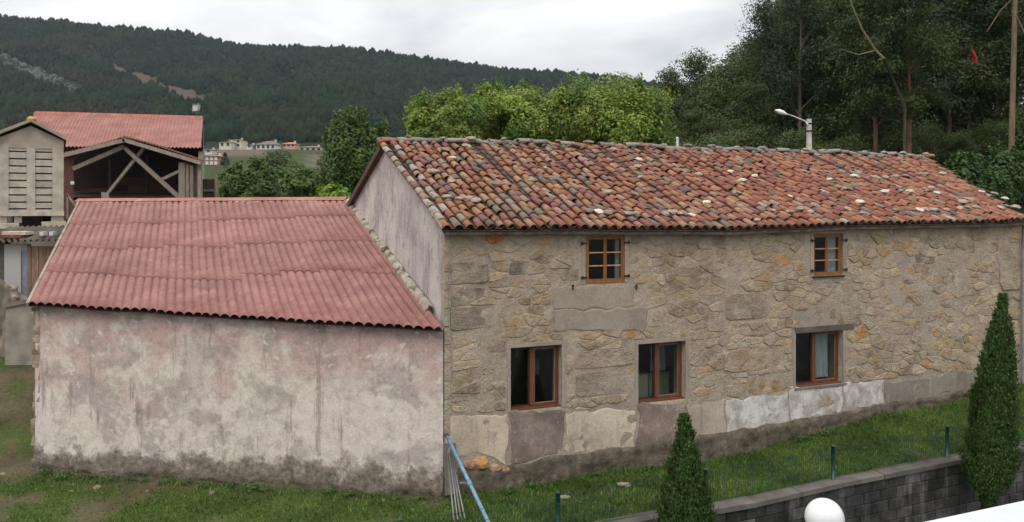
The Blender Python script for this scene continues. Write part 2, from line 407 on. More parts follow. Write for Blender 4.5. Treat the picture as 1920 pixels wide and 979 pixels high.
m_wood('brown_wood', (0.085, 0.034, 0.019), (0.18, 0.075, 0.038), 0.5)
m_wood('grey_wood', (0.16, 0.13, 0.11), (0.33, 0.285, 0.25), 0.9)
m_wood('dark_wood', (0.05, 0.030, 0.023), (0.115, 0.068, 0.052), 0.85)
def m_glass():
    t = NT('window_glass')
    g = t.n.new('ShaderNodeBsdfGlossy'); g.inputs['Roughness'].default_value = 0.03; g.inputs['Color'].default_value = (0.9, 0.95, 1, 1)
    tr = t.n.new('ShaderNodeBsdfTransparent'); tr.inputs['Color'].default_value = (0.80, 0.84, 0.84, 1)
    fr = t.n.new('ShaderNodeLayerWeight'); fr.inputs['Blend'].default_value = 0.5
    t.l.new(t.bump(t.noise(2.5, 2), 0.12, 0.02), g.inputs['Normal'])
    mx = t.n.new('ShaderNodeMixShader'); t.l.new(t.math('ADD', t.math('MULTIPLY', t.math('POWER', fr.outputs['Facing'], 3.0), 0.6), 0.03), mx.inputs[0])
    t.l.new(tr.outputs[0], mx.inputs[1]); t.l.new(g.outputs[0], mx.inputs[2]); t.l.new(mx.outputs[0], t.out.inputs['Surface'])
    M['glass'] = t.m
m_glass()
def m_block():
    t = NT('stained_concrete_block')
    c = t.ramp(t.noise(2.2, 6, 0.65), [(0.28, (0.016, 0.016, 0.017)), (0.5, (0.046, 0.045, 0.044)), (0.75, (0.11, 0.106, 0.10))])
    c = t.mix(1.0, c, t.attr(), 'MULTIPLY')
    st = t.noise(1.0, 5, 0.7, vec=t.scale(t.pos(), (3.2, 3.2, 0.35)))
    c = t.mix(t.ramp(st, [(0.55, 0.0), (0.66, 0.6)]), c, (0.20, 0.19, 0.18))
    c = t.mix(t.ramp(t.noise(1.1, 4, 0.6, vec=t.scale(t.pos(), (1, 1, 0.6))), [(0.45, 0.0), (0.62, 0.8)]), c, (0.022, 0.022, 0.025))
    M['block'] = t.done(c, 0.93, t.bump(t.noise(30, 6, 0.7), 0.5, 0.02), 0.12)
m_block()
plain('concrete', (0.29, 0.27, 0.245), 0.92, 0.45, 2.5, 0.4, 20, tint=True)
plain('granite', (0.47, 0.42, 0.36), 0.92, 0.38, 3.0, 0.5, 22, tint=True)
plain('interior', (0.34, 0.31, 0.28), 0.9, 0.3, 1.5, 0.1, 8)
plain('curtain_and_reflection', (0.62, 0.62, 0.60), 0.9, 0.12, 3, 0.1, 20, tint=True)
plain('iron', (0.035, 0.032, 0.032), 0.6, 0.3, 8, 0.2, 40, metal=0.4)
plain('green_post', (0.012, 0.050, 0.045), 0.4, 0.2, 8, 0.1, 40, spec=0.5)
plain('blue_paint', (0.17, 0.29, 0.40), 0.42, 0.35, 9, 0.15, 40, spec=0.4)
plain('grey_metal', (0.30, 0.29, 0.29), 0.5, 0.3, 9, 0.1, 40, metal=0.3, tint=True)
plain('white_paint', (0.56, 0.57, 0.585), 0.4, 0.10, 4, 0.06, 30, spec=0.4)
plain('house_paint', (0.58, 0.565, 0.53), 0.85, 0.12, 0.5, 0.1, 4, tint=True)
plain('house_roof', (0.36, 0.15, 0.10), 0.85, 0.3, 0.8, 0.2, 4, tint=True)
plain('dark_pane', (0.02, 0.022, 0.026), 0.15, 0.1, 1, 0.0, 4, spec=0.5)
plain('chair_wood', (0.20, 0.06, 0.035), 0.5, 0.2, 9, 0.1, 40)
plain('card', (0.55, 0.52, 0.36), 0.8, 0.15, 4, 0.1, 20, tint=True)
plain('cloth_red', (0.28, 0.025, 0.02), 0.85, 0.3, 5, 0.2, 30)
def m_globe():
    t = NT('opal_globe'); M['globe'] = t.done(t.mix(t.ramp(t.noise(6, 5, 0.7), [(0.5, 0.0), (0.75, 0.5)]), (0.70, 0.70, 0.71), (0.58, 0.56, 0.52)), 0.22, None, 0.5)
    t.bsdf.inputs['Subsurface Weight'].default_value = 0.0
m_globe()

def m_hill():
    t = NT('far_foliage'); M['far_leaf'] = t.done(t.attr(), 1.0, None, 0.0)
m_hill()
# ------------------------------------------------------------------ the house frame: u along the front wall, n out of it
A = Vector((-1.2277, 14.5, 0))                              # left front corner of the house
DU = Vector((2.44, 1.0, 0)).normalized(); DN = Vector((DU.y, -DU.x, 0)); UP = Vector((0, 0, 1))
def W(u, z, n=0.0): return Vector((A.x + DU.x * u + DN.x * n, A.y + DU.y * u + DN.y * n, z))
def un(X, Y):
    dx, dy = X - A.x, Y - A.y; return dx * DU.x + dy * DU.y, dx * DN.x + dy * DN.y
def wall_uz(px, py, n=0.0):
    """where the line of sight through a place in the photograph meets the front wall plane"""
    d = Vector(((px - 960) / FPX, 1.0, -(py - HOR) / FPX)); o = A + DN * n
    t = (o.x * DN.x + o.y * DN.y) / (d.x * DN.x + d.y * DN.y)
    u, _ = un(d.x * t, d.y * t); return u, CAMZ + d.z * t
NK = 2.2                                                    # the retaining wall stands this far in front of the house
_zb = [wall_uz(*p) for p in ((900, 920), (1004, 907), (1142, 879), (1246, 872), (1333, 862), (1400, 845), (1490, 820), (1651, 773), (1714, 764), (1839, 737))]
_zk = [wall_uz(*p, n=NK) for p in ((1108, 981), (1232, 957), (1336, 943), (1400, 932), (1561, 896), (1795, 851), (1920, 829))]
ZBU = [-30, -9, -4, -1] + [p[0] for p in _zb] + [17, 24, 60]; ZBZ = [-0.4, -0.26, -0.2, -0.17] + [p[1] for p in _zb] + [0.75, 2.0, 8.0]
ZKU = [-30, -6, 0] + [p[0] for p in _zk] + [18, 60]; ZKZ = [-0.5, -0.25, -0.15] + [p[1] for p in _zk] + [0.5, 3.0]
def low_z(u): return np.clip(-1.75 + 0.07 * (np.asarray(u, float) - 3), -2.2, 2.0) * 1.0
RIDGE_PX = [-3000, -800, -300, 0, 100, 200, 300, 350, 400, 450, 480, 560, 650, 750, 850, 950, 1050, 1150, 1250, 1400, 1900, 2600, 4500]
RIDGE_PY = [140, 60, 20, 20, 28, 38, 45, 50, 65, 72, 75, 77, 78, 92, 105, 120, 125, 133, 150, 172, 210, 240, 250]
HILL0, HILL1 = 430.0, 1000.0
def ground_z(X, Y):
    X = np.asarray(X, float); Y = np.asarray(Y, float)
    u = (X - A.x) * DU.x + (Y - A.y) * DU.y; n = (X - A.x) * DN.x + (Y - A.y) * DN.y
    zb = np.interp(u, ZBU, ZBZ); zk = np.interp(u, ZKU, ZKZ) - 0.04
    t = np.clip(n / NK, 0, 1); near = zb * (1 - t) + zk * t
    near = near + 1.35 * sstep(-8.6, -11.5, X) * sstep(15.8, 22.0, Y)
    low = low_z(u)
    near = np.where(n > NK + 0.06, low, near)
    far = np.interp(Y, [0, 24, 40, 120, 200, 250, 300, 350, HILL0], [0, 0, 1.6, 6, 12.5, 17.2, 23.5, 29, 33.5])
    far = far + 0.22 * np.clip(X - 6, 0, 60) * sstep(26, 40, Y) * (1 - sstep(120, 260, Y))
    Ys = np.maximum(Y, 60); px = 960 + FPX * X / Ys
    ry = np.interp(px, RIDGE_PX, RIDGE_PY)
    tt = np.clip((Y - HILL0) / (HILL1 - HILL0), 0, 1)
    sy = 282 * (1 - tt) + (ry + 14) * tt
    hill = CAMZ + (HOR - sy) / FPX * np.maximum(Y, 1)
    hill = np.where(Y > HILL1, CAMZ + (HOR - ry - 14) / FPX * HILL1 - (Y - HILL1) * 0.25, hill)
    hill = hill + 5.0 * np.sin(X * 0.021 + Y * 0.008) * sstep(450, 560, Y) * (1 - sstep(880, 1000, Y)) + 3.0 * np.sin(X * 0.05 - Y * 0.02) * sstep(450, 560, Y) * (1 - sstep(880, 1000, Y))
    z = near * (1 - sstep(22, 30, Y)) + far * sstep(22, 30, Y)
    return np.where(Y > HILL0, hill, z)
def gz(X, Y): return float(ground_z(X, Y))

def spaced(a0, a1, fine0, fine1, step, grow=1.16, smax=28.0):
    mid = list(np.arange(fine0, fine1 + 1e-6, step)); lo = []; x = fine0; s = step
    while x > a0: s = min(s * grow, smax); x -= s; lo.append(x)
    hi = []; x = mid[-1]; s = step
    while x < a1: s = min(s * grow, smax); x += s; hi.append(x)
    return np.array(lo[::-1] + mid + hi)
us = spaced(-1200, 1700, -12, 18, 0.3)
ns = np.sort(np.concatenate([-spaced(-1.9, 1500, -1.9, 4, 0.25, 1.12, 22.0), [NK, NK + 0.09, 2.8, 4, 6, 9, 14, 22, 40, 90]]))
U, Nn = np.meshgrid(us, ns)
GX = A.x + DU.x * U + DN.x * Nn; GY = A.y + DU.y * U + DN.y * Nn
GZ = ground_z(GX, GY)
nu, nn = len(us), len(ns)
idx = np.arange(nu * nn).reshape(nn, nu)
GF = np.stack([idx[:-1, :-1], idx[1:, :-1], idx[1:, 1:], idx[:-1, 1:]], -1).reshape(-1, 4)
GV = np.stack([GX, GY, GZ], -1).reshape(-1, 3)
gx, gy = GV[:, 0], GV[:, 1]
gpx = 960 + FPX * gx / np.maximum(gy, 5); gpy = HOR - (GV[:, 2] - CAMZ) / np.maximum(gy, 5) * FPX
tint = np.tile(np.array([0.066, 0.098, 0.026]), (len(GV), 1))
def sety(mask, c): tint[mask] = c
rr = RNG.random(len(GV))
# bare trodden earth in front of the shed and on the bank at its left
far_m = gy > 60
sety(far_m, (0.048, 0.058, 0.024))
sety(far_m & (gpx > 380) & (gpx < 500) & (gpy > 279) & (gpy < 291), (0.12, 0.095, 0.07))
sety(far_m & (gpx > 575) & (gpx < 616) & (gpy > 289) & (gpy < 312), (0.12, 0.10, 0.065))
sety(far_m & (gpx > 500) & (gpx < 580) & (gpy > 312) & (gpy < 319), (0.10, 0.10, 0.06))
sety(far_m & (gpx > 490) & (gpx < 575) & (gpy > 291) & (gpy < 311), (0.05, 0.066, 0.026))
sety(gy > HILL0 - 5, (0.014, 0.024, 0.011))
clear = (gy > HILL0) & (np.abs(gpy - (128 + (gpx - 215) * 0.36)) < 13) & (gpx > 200) & (gpx < 390)
sety(clear, (0.085, 0.065, 0.05))
un_n = (gx - A.x) * DN.x + (gy - A.y) * DN.y
sety((un_n > NK + 0.05) & (gy < 60), (0.10, 0.095, 0.085))
sety((gx > 6) & (gy > 32) & (gy < 300) & (gpx > 1230), (0.028, 0.030, 0.016))
for i in np.where((gy < 24) & (un_n < NK + 0.02) & (gy > 8))[0]:
    x, y = gx[i], gy[i]; k = nz(x, y, 3.0, 0.8) + 0.6 * nz(x, y, 9.0, 2.1)
    k += 0.30 * float(sstep(-8.2, -10.5, x)) + (0.05 if x < -1 else -0.3) - 0.1
    sd_ = (x - A.x) * 0.195 + (y - A.y) * 0.98; k += 0.5 * (1 - float(sstep(0.15, 0.6, abs(sd_ + 0.02)))) * (1 if x < -1 else 0)
    f = float(sstep(0.15, 0.55, k)); tint[i] = tint[i] * (1 - f) + np.array((0.115, 0.095, 0.058)) * f
g = link('ground', np_mesh('ground', GV, GF, tint, True, M['ground'])); tag(g, kind='structure')

# ------------------------------------------------------------------ retaining wall of blocks with its kerb
rw = thing('retaining_wall', W(4, -1.0, NK), 'dark stained concrete block retaining wall below the lawn strip', 'wall')
def kz(u): return float(np.interp(u, ZKU, ZKZ))
BT = 0.22                                                   # wall thickness, front face at n = NK + BT
back = MB(); UU = np.arange(-14, 17.01, 0.5)
for a, b in zip(UU[:-1], UU[1:]):
    back.hexa([W(a, -2.6, NK), W(b, -2.6, NK), W(b, -2.6, NK + BT - 0.012), W(a, -2.6, NK + BT - 0.012), W(a, kz(a) - 0.10, NK), W(b, kz(b) - 0.10, NK), W(b, kz(b) - 0.10, NK + BT - 0.012), W(a, kz(a) - 0.10, NK + BT - 0.012)], (0.7, 0.7, 0.7))
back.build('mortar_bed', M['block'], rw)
bl, bh = 0.42, 0.21
for r in range(11):
    for c in range(34):
        u0 = 1.0 + c * bl + (bl / 2 if r % 2 else 0); u1 = u0 + bl
        if u1 > 15.2: continue
        t0, t1 = kz(u0) - 0.10 - r * bh, kz(u1) - 0.10 - r * bh
        if t1 < low_z(u0) - 0.1: continue
        g_ = 0.006; p = 0.004 + rnd.random() * 0.012; k = 0.75 + rnd.random() * 0.6
        if rnd.random() < 0.07: k = 1.9
        m = MB(); n0, n1 = NK + 0.1, NK + BT + p; z0, z1, z2, z3 = t0 - bh + g_, t1 - bh + g_, t1 - g_ * 0.3, t0 - g_ * 0.3
        e = 0.012
        back_r = [W(u0 + g_, z0, n0), W(u1 - g_, z1, n0), W(u1 - g_, z2, n0), W(u0 + g_, z3, n0)]
        mid_r = [W(u0 + g_, z0, n1 - e), W(u1 - g_, z1, n1 - e), W(u1 - g_, z2, n1 - e), W(u0 + g_, z3, n1 - e)]
        fr = [W(u0 + g_ + e, z0 + e, n1), W(u1 - g_ - e, z1 + e, n1), W(u1 - g_ - e, z2 - e, n1), W(u0 + g_ + e, z3 - e, n1)]
        fs = [(8, 9, 10, 11)] + [(i, (i + 1) % 4, 4 + (i + 1) % 4, 4 + i) for i in range(4)] + [(4 + i, 4 + (i + 1) % 4, 8 + (i + 1) % 4, 8 + i) for i in range(4)]
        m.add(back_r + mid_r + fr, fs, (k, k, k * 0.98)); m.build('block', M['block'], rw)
for a in np.arange(-14, 16.9, 1.0):
    m = MB(); b = a + 0.99; k = 0.34 + 0.2 * rnd.random(); j = rnd.uniform(-0.006, 0.006)
    m.hexa([W(a, kz(a) - 0.098, NK - 0.03), W(b, kz(b) - 0.098, NK - 0.03), W(b, kz(b) - 0.098, NK + BT + 0.04 + j), W(a, kz(a) - 0.098, NK + BT + 0.04 + j), W(a, kz(a) + j, NK - 0.03), W(b, kz(b) + j, NK - 0.03), W(b, kz(b) - 0.012 + j, NK + BT + 0.04 + j), W(a, kz(a) - 0.012 + j, NK + BT + 0.04 + j)], (k, k * 0.98, k * 0.95))
    m.build('kerb_stone', M['concrete'], rw)

# ------------------------------------------------------------------ wire fence on the kerb
fence = thing('wire_fence', W(0, kz(0), NK + 0.05), 'low green wire mesh fence with dark posts on the kerb of the lawn', 'fence')
post_u = []
for px, py in ((1046, 990), (1323, 936), (1562, 893), (1776, 849)):
    d = wall_uz(px, py, NK + 0.06)[0]; post_u.append(d)
post_u = [post_u[0] - 2.6] + post_u + [post_u[-1] + 2.45]
FH = 0.62
for i, u in enumerate(post_u):
    m = MB(); b = W(u, kz(u) - 0.005, NK + 0.06)
    m.tube([b, b + UP * FH], 0.036, 8); po = m.build('post', M['green_post'], fence, True)
    c = MB(); c.lathe(b + UP * FH, [(0.042, 0), (0.042, 0.02), (0.012, 0.035)], 8); c.build('post_cap', M['green_post'], po)
    for h in (0.2, 0.45):
        c = MB(); c.tube([b + UP * h, b + UP * (h + 0.02)], 0.042, 8); c.build('clip', M['green_post'], po)
for a, b in zip(post_u[:-1], post_u[1:]):
    m = MB(); k = int((b - a) / 0.05)
    for q in range(1, k):
        u = a + (b - a) * q / k; m.bar(W(u, kz(u) + 0.02, NK + 0.06), W(u, kz(u) + FH - 0.03, NK + 0.06), 0.0045, 0.0045, tint=(1, 1, 1))
    for h in (0.03, 0.2, 0.4, FH - 0.04):
        m.bar(W(a, kz(a) + h, NK + 0.064), W(b, kz(b) + h, NK + 0.064), 0.006, 0.006)
    m.build('wire_panel', M['green_post'], fence)
# ------------------------------------------------------------------ the stone house
house = thing('stone_house', W(0, -0.2), 'long two storey rubble stone house with a clay tile roof', 'house')
ULEN = wall_uz(1915, 500)[0]; ZTOP = 4.70
# openings: u0, u1, z0, z1 from the photograph
def rect(px0, px1, py0, py1):
    u0 = wall_uz(px0, (py0 + py1) / 2)[0]; u1 = wall_uz(px1, (py0 + py1) / 2)[0]; um = (px0 + px1) / 2
    return (u0, u1, wall_uz(um, py1)[1], wall_uz(um, py0)[1])
OPEN = {'w1': rect(957, 1053, 649, 768), 'w2': rect(1196, 1285, 642, 753), 'w3': rect(1491, 1580, 622, 723),
        'u1': rect(1097, 1171, 441, 531), 'u2': rect(1525, 1580, 438, 517)}
OPL = list(OPEN.values())
# --- front wall: a mortar face with real openings and deep reveals
def cuts(vals, lo, hi, step):
    v = sorted(set([lo, hi] + [x for x in vals if lo < x < hi])); out = []
    for a, b in zip(v[:-1], v[1:]):
        k = max(1, int(math.ceil((b - a) / step))); out += [a + (b - a) * i / k for i in range(k)]
    return out + [hi]
cu = cuts([o[0] for o in OPL] + [o[1] for o in OPL], 0.0, ULEN, 0.075)
cz = cuts([o[2] for o in OPL] + [o[3] for o in OPL], -0.7, ZTOP, 0.075)
fw = MB(); vid = {}
def inside(u, z): return any(o[0] < u < o[1] and o[2] < z < o[3] for o in OPL)
def near_edge(u, z): return any(o[0] - 1e-4 <= u <= o[1] + 1e-4 and o[2] - 1e-4 <= z <= o[3] + 1e-4 for o in OPL)
vs = []; fs = []
for j, z in enumerate(cz):
    for i, u in enumerate(cu):
        d = 0.0 if near_edge(u, z) else 0.007 + 0.012 * nz(u, z, 1.0, 1.7) + 0.010 * nz(u, z, 5.0, 5.0) + 0.005 * nz(u, z, 9.0, 11.0)
        if 0 < i < len(cu) - 1 and not near_edge(u, z): d += 0.010 * nz(u, z, 8.0, 0.5)
        vs.append(W(u, z, d))
for j in range(len(cz) - 1):
    for i in range(len(cu) - 1):
        if inside((cu[i] + cu[i + 1]) / 2, (cz[j] + cz[j + 1]) / 2): continue
        b = j * len(cu) + i; fs.append((b, b + 1, b + len(cu) + 1, b + len(cu)))
fw.add(vs, fs)
for (a, b, c, d) in OPL:
    D = -0.42
    for p, q in (((a, c), (a, d)), ((a, d), (b, d)), ((b, d), (b, c)), ((b, c), (a, c))):
        fw.add([W(p[0], p[1], 0), W(q[0], q[1], 0), W(q[0], q[1], D), W(p[0], p[1], D)], [(0, 1, 2, 3)])
# wall top and inner face ring keep the shell closed
fw.add([W(0, ZTOP, 0), W(ULEN, ZTOP, 0), W(ULEN, ZTOP, -0.42), W(0, ZTOP, -0.42)], [(0, 1, 2, 3)])
front = fw.build('front_wall', M['mortar'], house, True)
# --- rooms seen through the windows
rm = MB()
for z0, z1 in ((0.15, 2.55), (2.68, 4.6)):
    a, b = 0.45, ULEN - 0.4
    c = [W(a, z0, -0.43), W(b, z0, -0.43), W(b, z0, -4.3), W(a, z0, -4.3), W(a, z1, -0.43), W(b, z1, -0.43), W(b, z1, -4.3), W(a, z1, -4.3)]
    rm.add(c, [(0, 1, 2, 3), (4, 5, 6, 7), (3, 2, 6, 7), (0, 3, 7, 4), (1, 2, 6, 5)])
    for k in range(1):                                             # inner face of the front wall, around the openings
        o = sorted([q for q in OPL if z0 - 0.2 < (q[2] + q[3]) / 2 < z1], key=lambda q: q[0]); x = a
        for q in o:
            rm.add([W(x, z0, -0.43), W(q[0], z0, -0.43), W(q[0], z1, -0.43), W(x, z1, -0.43)], [(0, 1, 2, 3)])
            rm.add([W(q[0], z0, -0.43), W(q[1], z0, -0.43), W(q[1], max(z0 + 0.01, q[2]), -0.43), W(q[0], max(z0 + 0.01, q[2]), -0.43)], [(0, 1, 2, 3)])
            rm.add([W(q[0], min(q[3], z1 - 0.01), -0.43), W(q[1], min(q[3], z1 - 0.01), -0.43), W(q[1], z1, -0.43), W(q[0], z1, -0.43)], [(0, 1, 2, 3)]); x = q[1]
        rm.add([W(x, z0, -0.43), W(b, z0, -0.43), W(b, z1, -0.43), W(x, z1, -0.43)], [(0, 1, 2, 3)])
rm.build('interior_room', M['interior'], house)

# --- gable walls, rear wall
SR = 4.617; ZR = 6.60                                        # ridge: distance behind the front wall and deck height
SB, ZBK = 9.35, 5.02                                        # rear wall
def end_u(s): return ULEN + 0.12 + 2.1 * max(0.0, min(1.0, s / SR)) * 1.0
gb = MB()
prof = [(0.0, -0.8), (0.0, ZTOP - 0.02), (SR, ZR - 0.12), (SB, ZBK), (SB, -0.8)]
def gfn(a, b):
    s = SB * a; top = np.interp(s, [0, SR, SB], [ZTOP - 0.02, ZR - 0.12, ZBK]); z = -0.8 + (top + 0.8) * b
    e = 0 if a in (0, 1) or b in (0, 1) else 1
    return W(0.0 - e * (0.012 * nz(s, z, 2, 0.9) + 0.005 * nz(s, z, 4, 5)), z, -s)
gb.grid(gfn, 60, 40, flip=True)
gb.build('gable_wall', M['gable'], house, True)
gb = MB()
gb.add([W(ULEN, -0.8, 0), W(ULEN + 2.1, -0.8, -SR), W(ULEN + 2.1, -0.8, -SB), W(ULEN, ZTOP, 0), W(ULEN + 2.1, ZR - 0.12, -SR), W(ULEN + 2.1, ZBK, -SB)], [(0, 1, 4, 3), (1, 2, 5, 4)])
gb.add([W(0, -0.8, -SB), W(ULEN + 2.1, -0.8, -SB), W(ULEN + 2.1, ZBK, -SB), W(0, ZBK, -SB)], [(0, 1, 2, 3)])
gb.build('rear_wall', M['patch'], house)

# --- plaster, infill panels and footing along the foot of the wall
def panel(name, pts, mat, tint=(1, 1, 1), proud=0.016, wob=0.09):
    ring = []
    P2 = [wall_uz(*p) for p in pts]; n = len(P2)
    for i in range(n):
        a, b = P2[i], P2[(i + 1) % n]; k = max(1, int(math.hypot(b[0] - a[0], b[1] - a[1]) / 0.12))
        for q in range(k):
            t = q / k; u = a[0] + (b[0] - a[0]) * t; z = a[1] + (b[1] - a[1]) * t
            ring.append((u + wob * nz(u, z, 3.3, 4.0), z + wob * nz(u, z, 7.7, 4.0)))
    cx = sum(p[0] for p in ring) / len(ring); cy = sum(p[1] for p in ring) / len(ring)
    m = MB(); n = len(ring); e = 0.02
    ins = [(u + (cx - u) / max(0.1, math.hypot(cx - u, cy - z)) * e, z + (cy - z) / max(0.1, math.hypot(cx - u, cy - z)) * e) for u, z in ring]
    vv = [W(u, z, -0.02) for u, z in ring] + [W(u, z, proud * 0.7) for u, z in ring] + [W(u, z, proud) for u, z in ins]
    ff = [(i, (i + 1) % n, n + (i + 1) % n, n + i) for i in range(n)] + [(n + i, n + (i + 1) % n, 2 * n + (i + 1) % n, 2 * n + i) for i in range(n)] + [tuple(range(2 * n, 3 * n))]
    m.add(vv, ff, tint); return m.build(name, M[mat], house)
panel('plaster_patch', [(835, 780), (952, 777), (950, 872), (922, 860), (888, 848), (862, 858), (835, 872)], 'patch', (1.32, 1.25, 1.12))
panel('plaster_patch', [(1059, 773), (1190, 765), (1190, 838), (1062, 852)], 'patch', (1.32, 1.26, 1.15))
panel('plaster_patch', [(1291, 756), (1354, 751), (1360, 812), (1291, 822)], 'patch', (1.08, 1.02, 0.95))
panel('infill_panel', [(955, 771), (1057, 769), (1053, 850), (962, 872)], 'infill', (1.15, 1.06, 1.0))
panel('infill_panel', [(1194, 757), (1288, 755), (1288, 820), (1194, 838)], 'infill', (1.25, 1.14, 1.06))
panel('whitewash_patch', [(1358, 752), (1478, 736), (1478, 790), (1362, 812)], 'whitewash')
panel('whitewash_patch', [(1481, 729), (1579, 724), (1579, 772), (1481, 788)], 'whitewash')
panel('whitewash_patch', [(1582, 719), (1656, 713), (1654, 757), (1582, 771)], 'whitewash')
panel('plaster_patch', [(1659, 716), (1741, 708), (1741, 748), (1659, 756)], 'patch', (0.62, 0.60, 0.58))
panel('plaster_patch', [(1744, 705), (1842, 694), (1842, 724), (1744, 744)], 'patch', (0.62, 0.60, 0.58))
panel('lintel_slab', [(1037, 537), (1188, 537), (1188, 577), (1037, 577)], 'patch', (0.80, 0.74, 0.70), 0.02)
panel('lintel_slab', [(1036, 580), (1215, 580), (1210, 618), (1038, 619)], 'patch', (0.74, 0.69, 0.66), 0.026)
# footing: lumpy, stepping out of the wall
foot_top = [(833, 878), (905, 882), (955, 876), (1060, 852), (1190, 838), (1290, 820), (1360, 812), (1480, 790), (1580, 772), (1655, 757), (1745, 745), (1840, 724), (1915, 708)]
fu = [wall_uz(*p)[0] for p in foot_top]; fz = [wall_uz(*p)[1] for p in foot_top]
ft = MB()
def ffn(a, b):
    u = -0.05 + (ULEN + 0.1) * a; top = float(np.interp(u, fu, fz)) + 0.05 * nz(u, 0, 1, 2.5); bot = gz(W(u, 0, 0.1).x, W(u, 0, 0.1).y) - 0.15
    bulge = 0.05 + 0.06 * (0.5 + nz(u, b * 2, 4, 1.6)) + 0.035 * nz(u, b * 3, 2, 6) + 0.02 * nz(u, b * 3, 2, 13)
    if b >= 1.0: return W(u, top + 0.02, -0.03)
    if b > 0.85: return W(u, top + 0.012, bulge * 0.45)
    return W(u, bot + (top - bot) * b / 0.85, max(0.012, bulge * (1.15 - 0.35 * b)))
ft.grid(ffn, 300, 9)
ft.build('footing', M['footing'], house, True)

# --- rubble stones: cells round jittered seeds in rough courses
def clip_half(poly, px, py, nx, ny):
    out = []; n = len(poly)
    for i in range(n):
        a, b = poly[i], poly[(i + 1) % n]
        da = (a[0] - px) * nx + (a[1] - py) * ny; db = (b[0] - px) * nx + (b[1] - py) * ny
        if da <= 0: out.append(a)
        if (da < 0 < db) or (db < 0 < da):
            t = da / (da - db); out.append((a[0] + (b[0] - a[0]) * t, a[1] + (b[1] - a[1]) * t))
    return out
def area(p): return 0.5 * sum(p[i][0] * p[(i + 1) % len(p)][1] - p[(i + 1) % len(p)][0] * p[i][1] for i in range(len(p)))
def pxrect(a, b, c, d): return rect(a, b, c, d)
BIG = [  # named dressed blocks: rectangle in the photograph, colour, proud
    (pxrect(837, 916, 490, 534), (0.185, 0.158, 0.13)), (pxrect(842, 930, 573, 619), (0.215, 0.185, 0.165)),
    (pxrect(1358, 1441, 548, 600), (0.25, 0.215, 0.185)), (pxrect(1355, 1470, 652, 696), (0.29, 0.225, 0.16)),
    (pxrect(1402, 1478, 700, 738), (0.27, 0.185, 0.10)), (pxrect(1076, 1186, 655, 690), (0.27, 0.23, 0.20)),
    (pxrect(1078, 1180, 694, 742), (0.26, 0.22, 0.195)), (pxrect(1495, 1600, 578, 613), (0.235, 0.195, 0.15)),
    (pxrect(1872, 1912, 455, 545), (0.27, 0.235, 0.19))]
AVOID = []
for k, o in OPEN.items():
    m_ = 0.10 if k[0] == 'w' else 0.13
    AVOID.append((o[0] - m_, o[1] + m_, o[2] - 0.06, o[3] + 0.09))
AVOID += [rect(1034, 1212, 536, 620)]
AVOID += [b for b, _ in BIG]
for k in ('w1', 'w2'): o = OPEN[k]; AVOID.append((o[0] - 0.05, o[1] + 0.05, -0.2, o[2]))
ptop_px = [(833, 779), (953, 776), (1060, 772), (1190, 764), (1290, 754), (1356, 751), (1478, 735), (1480, 728), (1580, 722), (1655, 712), (1745, 704), (1842, 693), (1915, 685)]
PU = [wall_uz(*p)[0] for p in ptop_px]; PZ = [wall_uz(*p)[1] for p in ptop_px]
seeds = []; z = 0.55; row = 0; sr = random.Random(17)
while z < ZTOP:
    h = sr.uniform(0.10, 0.21); u = 0.05 + sr.random() * 0.2
    while u < ULEN:
        right = u > 6.9
        w = (sr.uniform(0.16, 0.62) if not right else sr.uniform(0.2, 0.55))
        hh = h if not right else h * 1.1
        
        if sr.random() > 0.13: seeds.append((u + w / 2 + sr.uniform(-0.07, 0.07), z + hh / 2 + sr.uniform(-0.09, 0.09) * (1.3 if right else 1.0)))
        u += w
    z += h * (1.0)
ASP = 1.75
PAL = [((0.33, 0.275, 0.205), 28), ((0.30, 0.25, 0.19), 26), ((0.265, 0.225, 0.18), 20), ((0.37, 0.31, 0.235), 14), ((0.225, 0.19, 0.16), 7), ((0.29, 0.235, 0.20), 10), ((0.35, 0.25, 0.15), 8), ((0.39, 0.345, 0.28), 7), ((0.36, 0.20, 0.10), 1.2)]
def pick(pal, r):
    t = r.random() * sum(w for _, w in pal)
    for c, w in pal:
        t -= w
        if t <= 0: return c
    return pal[-1][0]
SEAM = wall_uz(1362, 500)[0]
cells = []
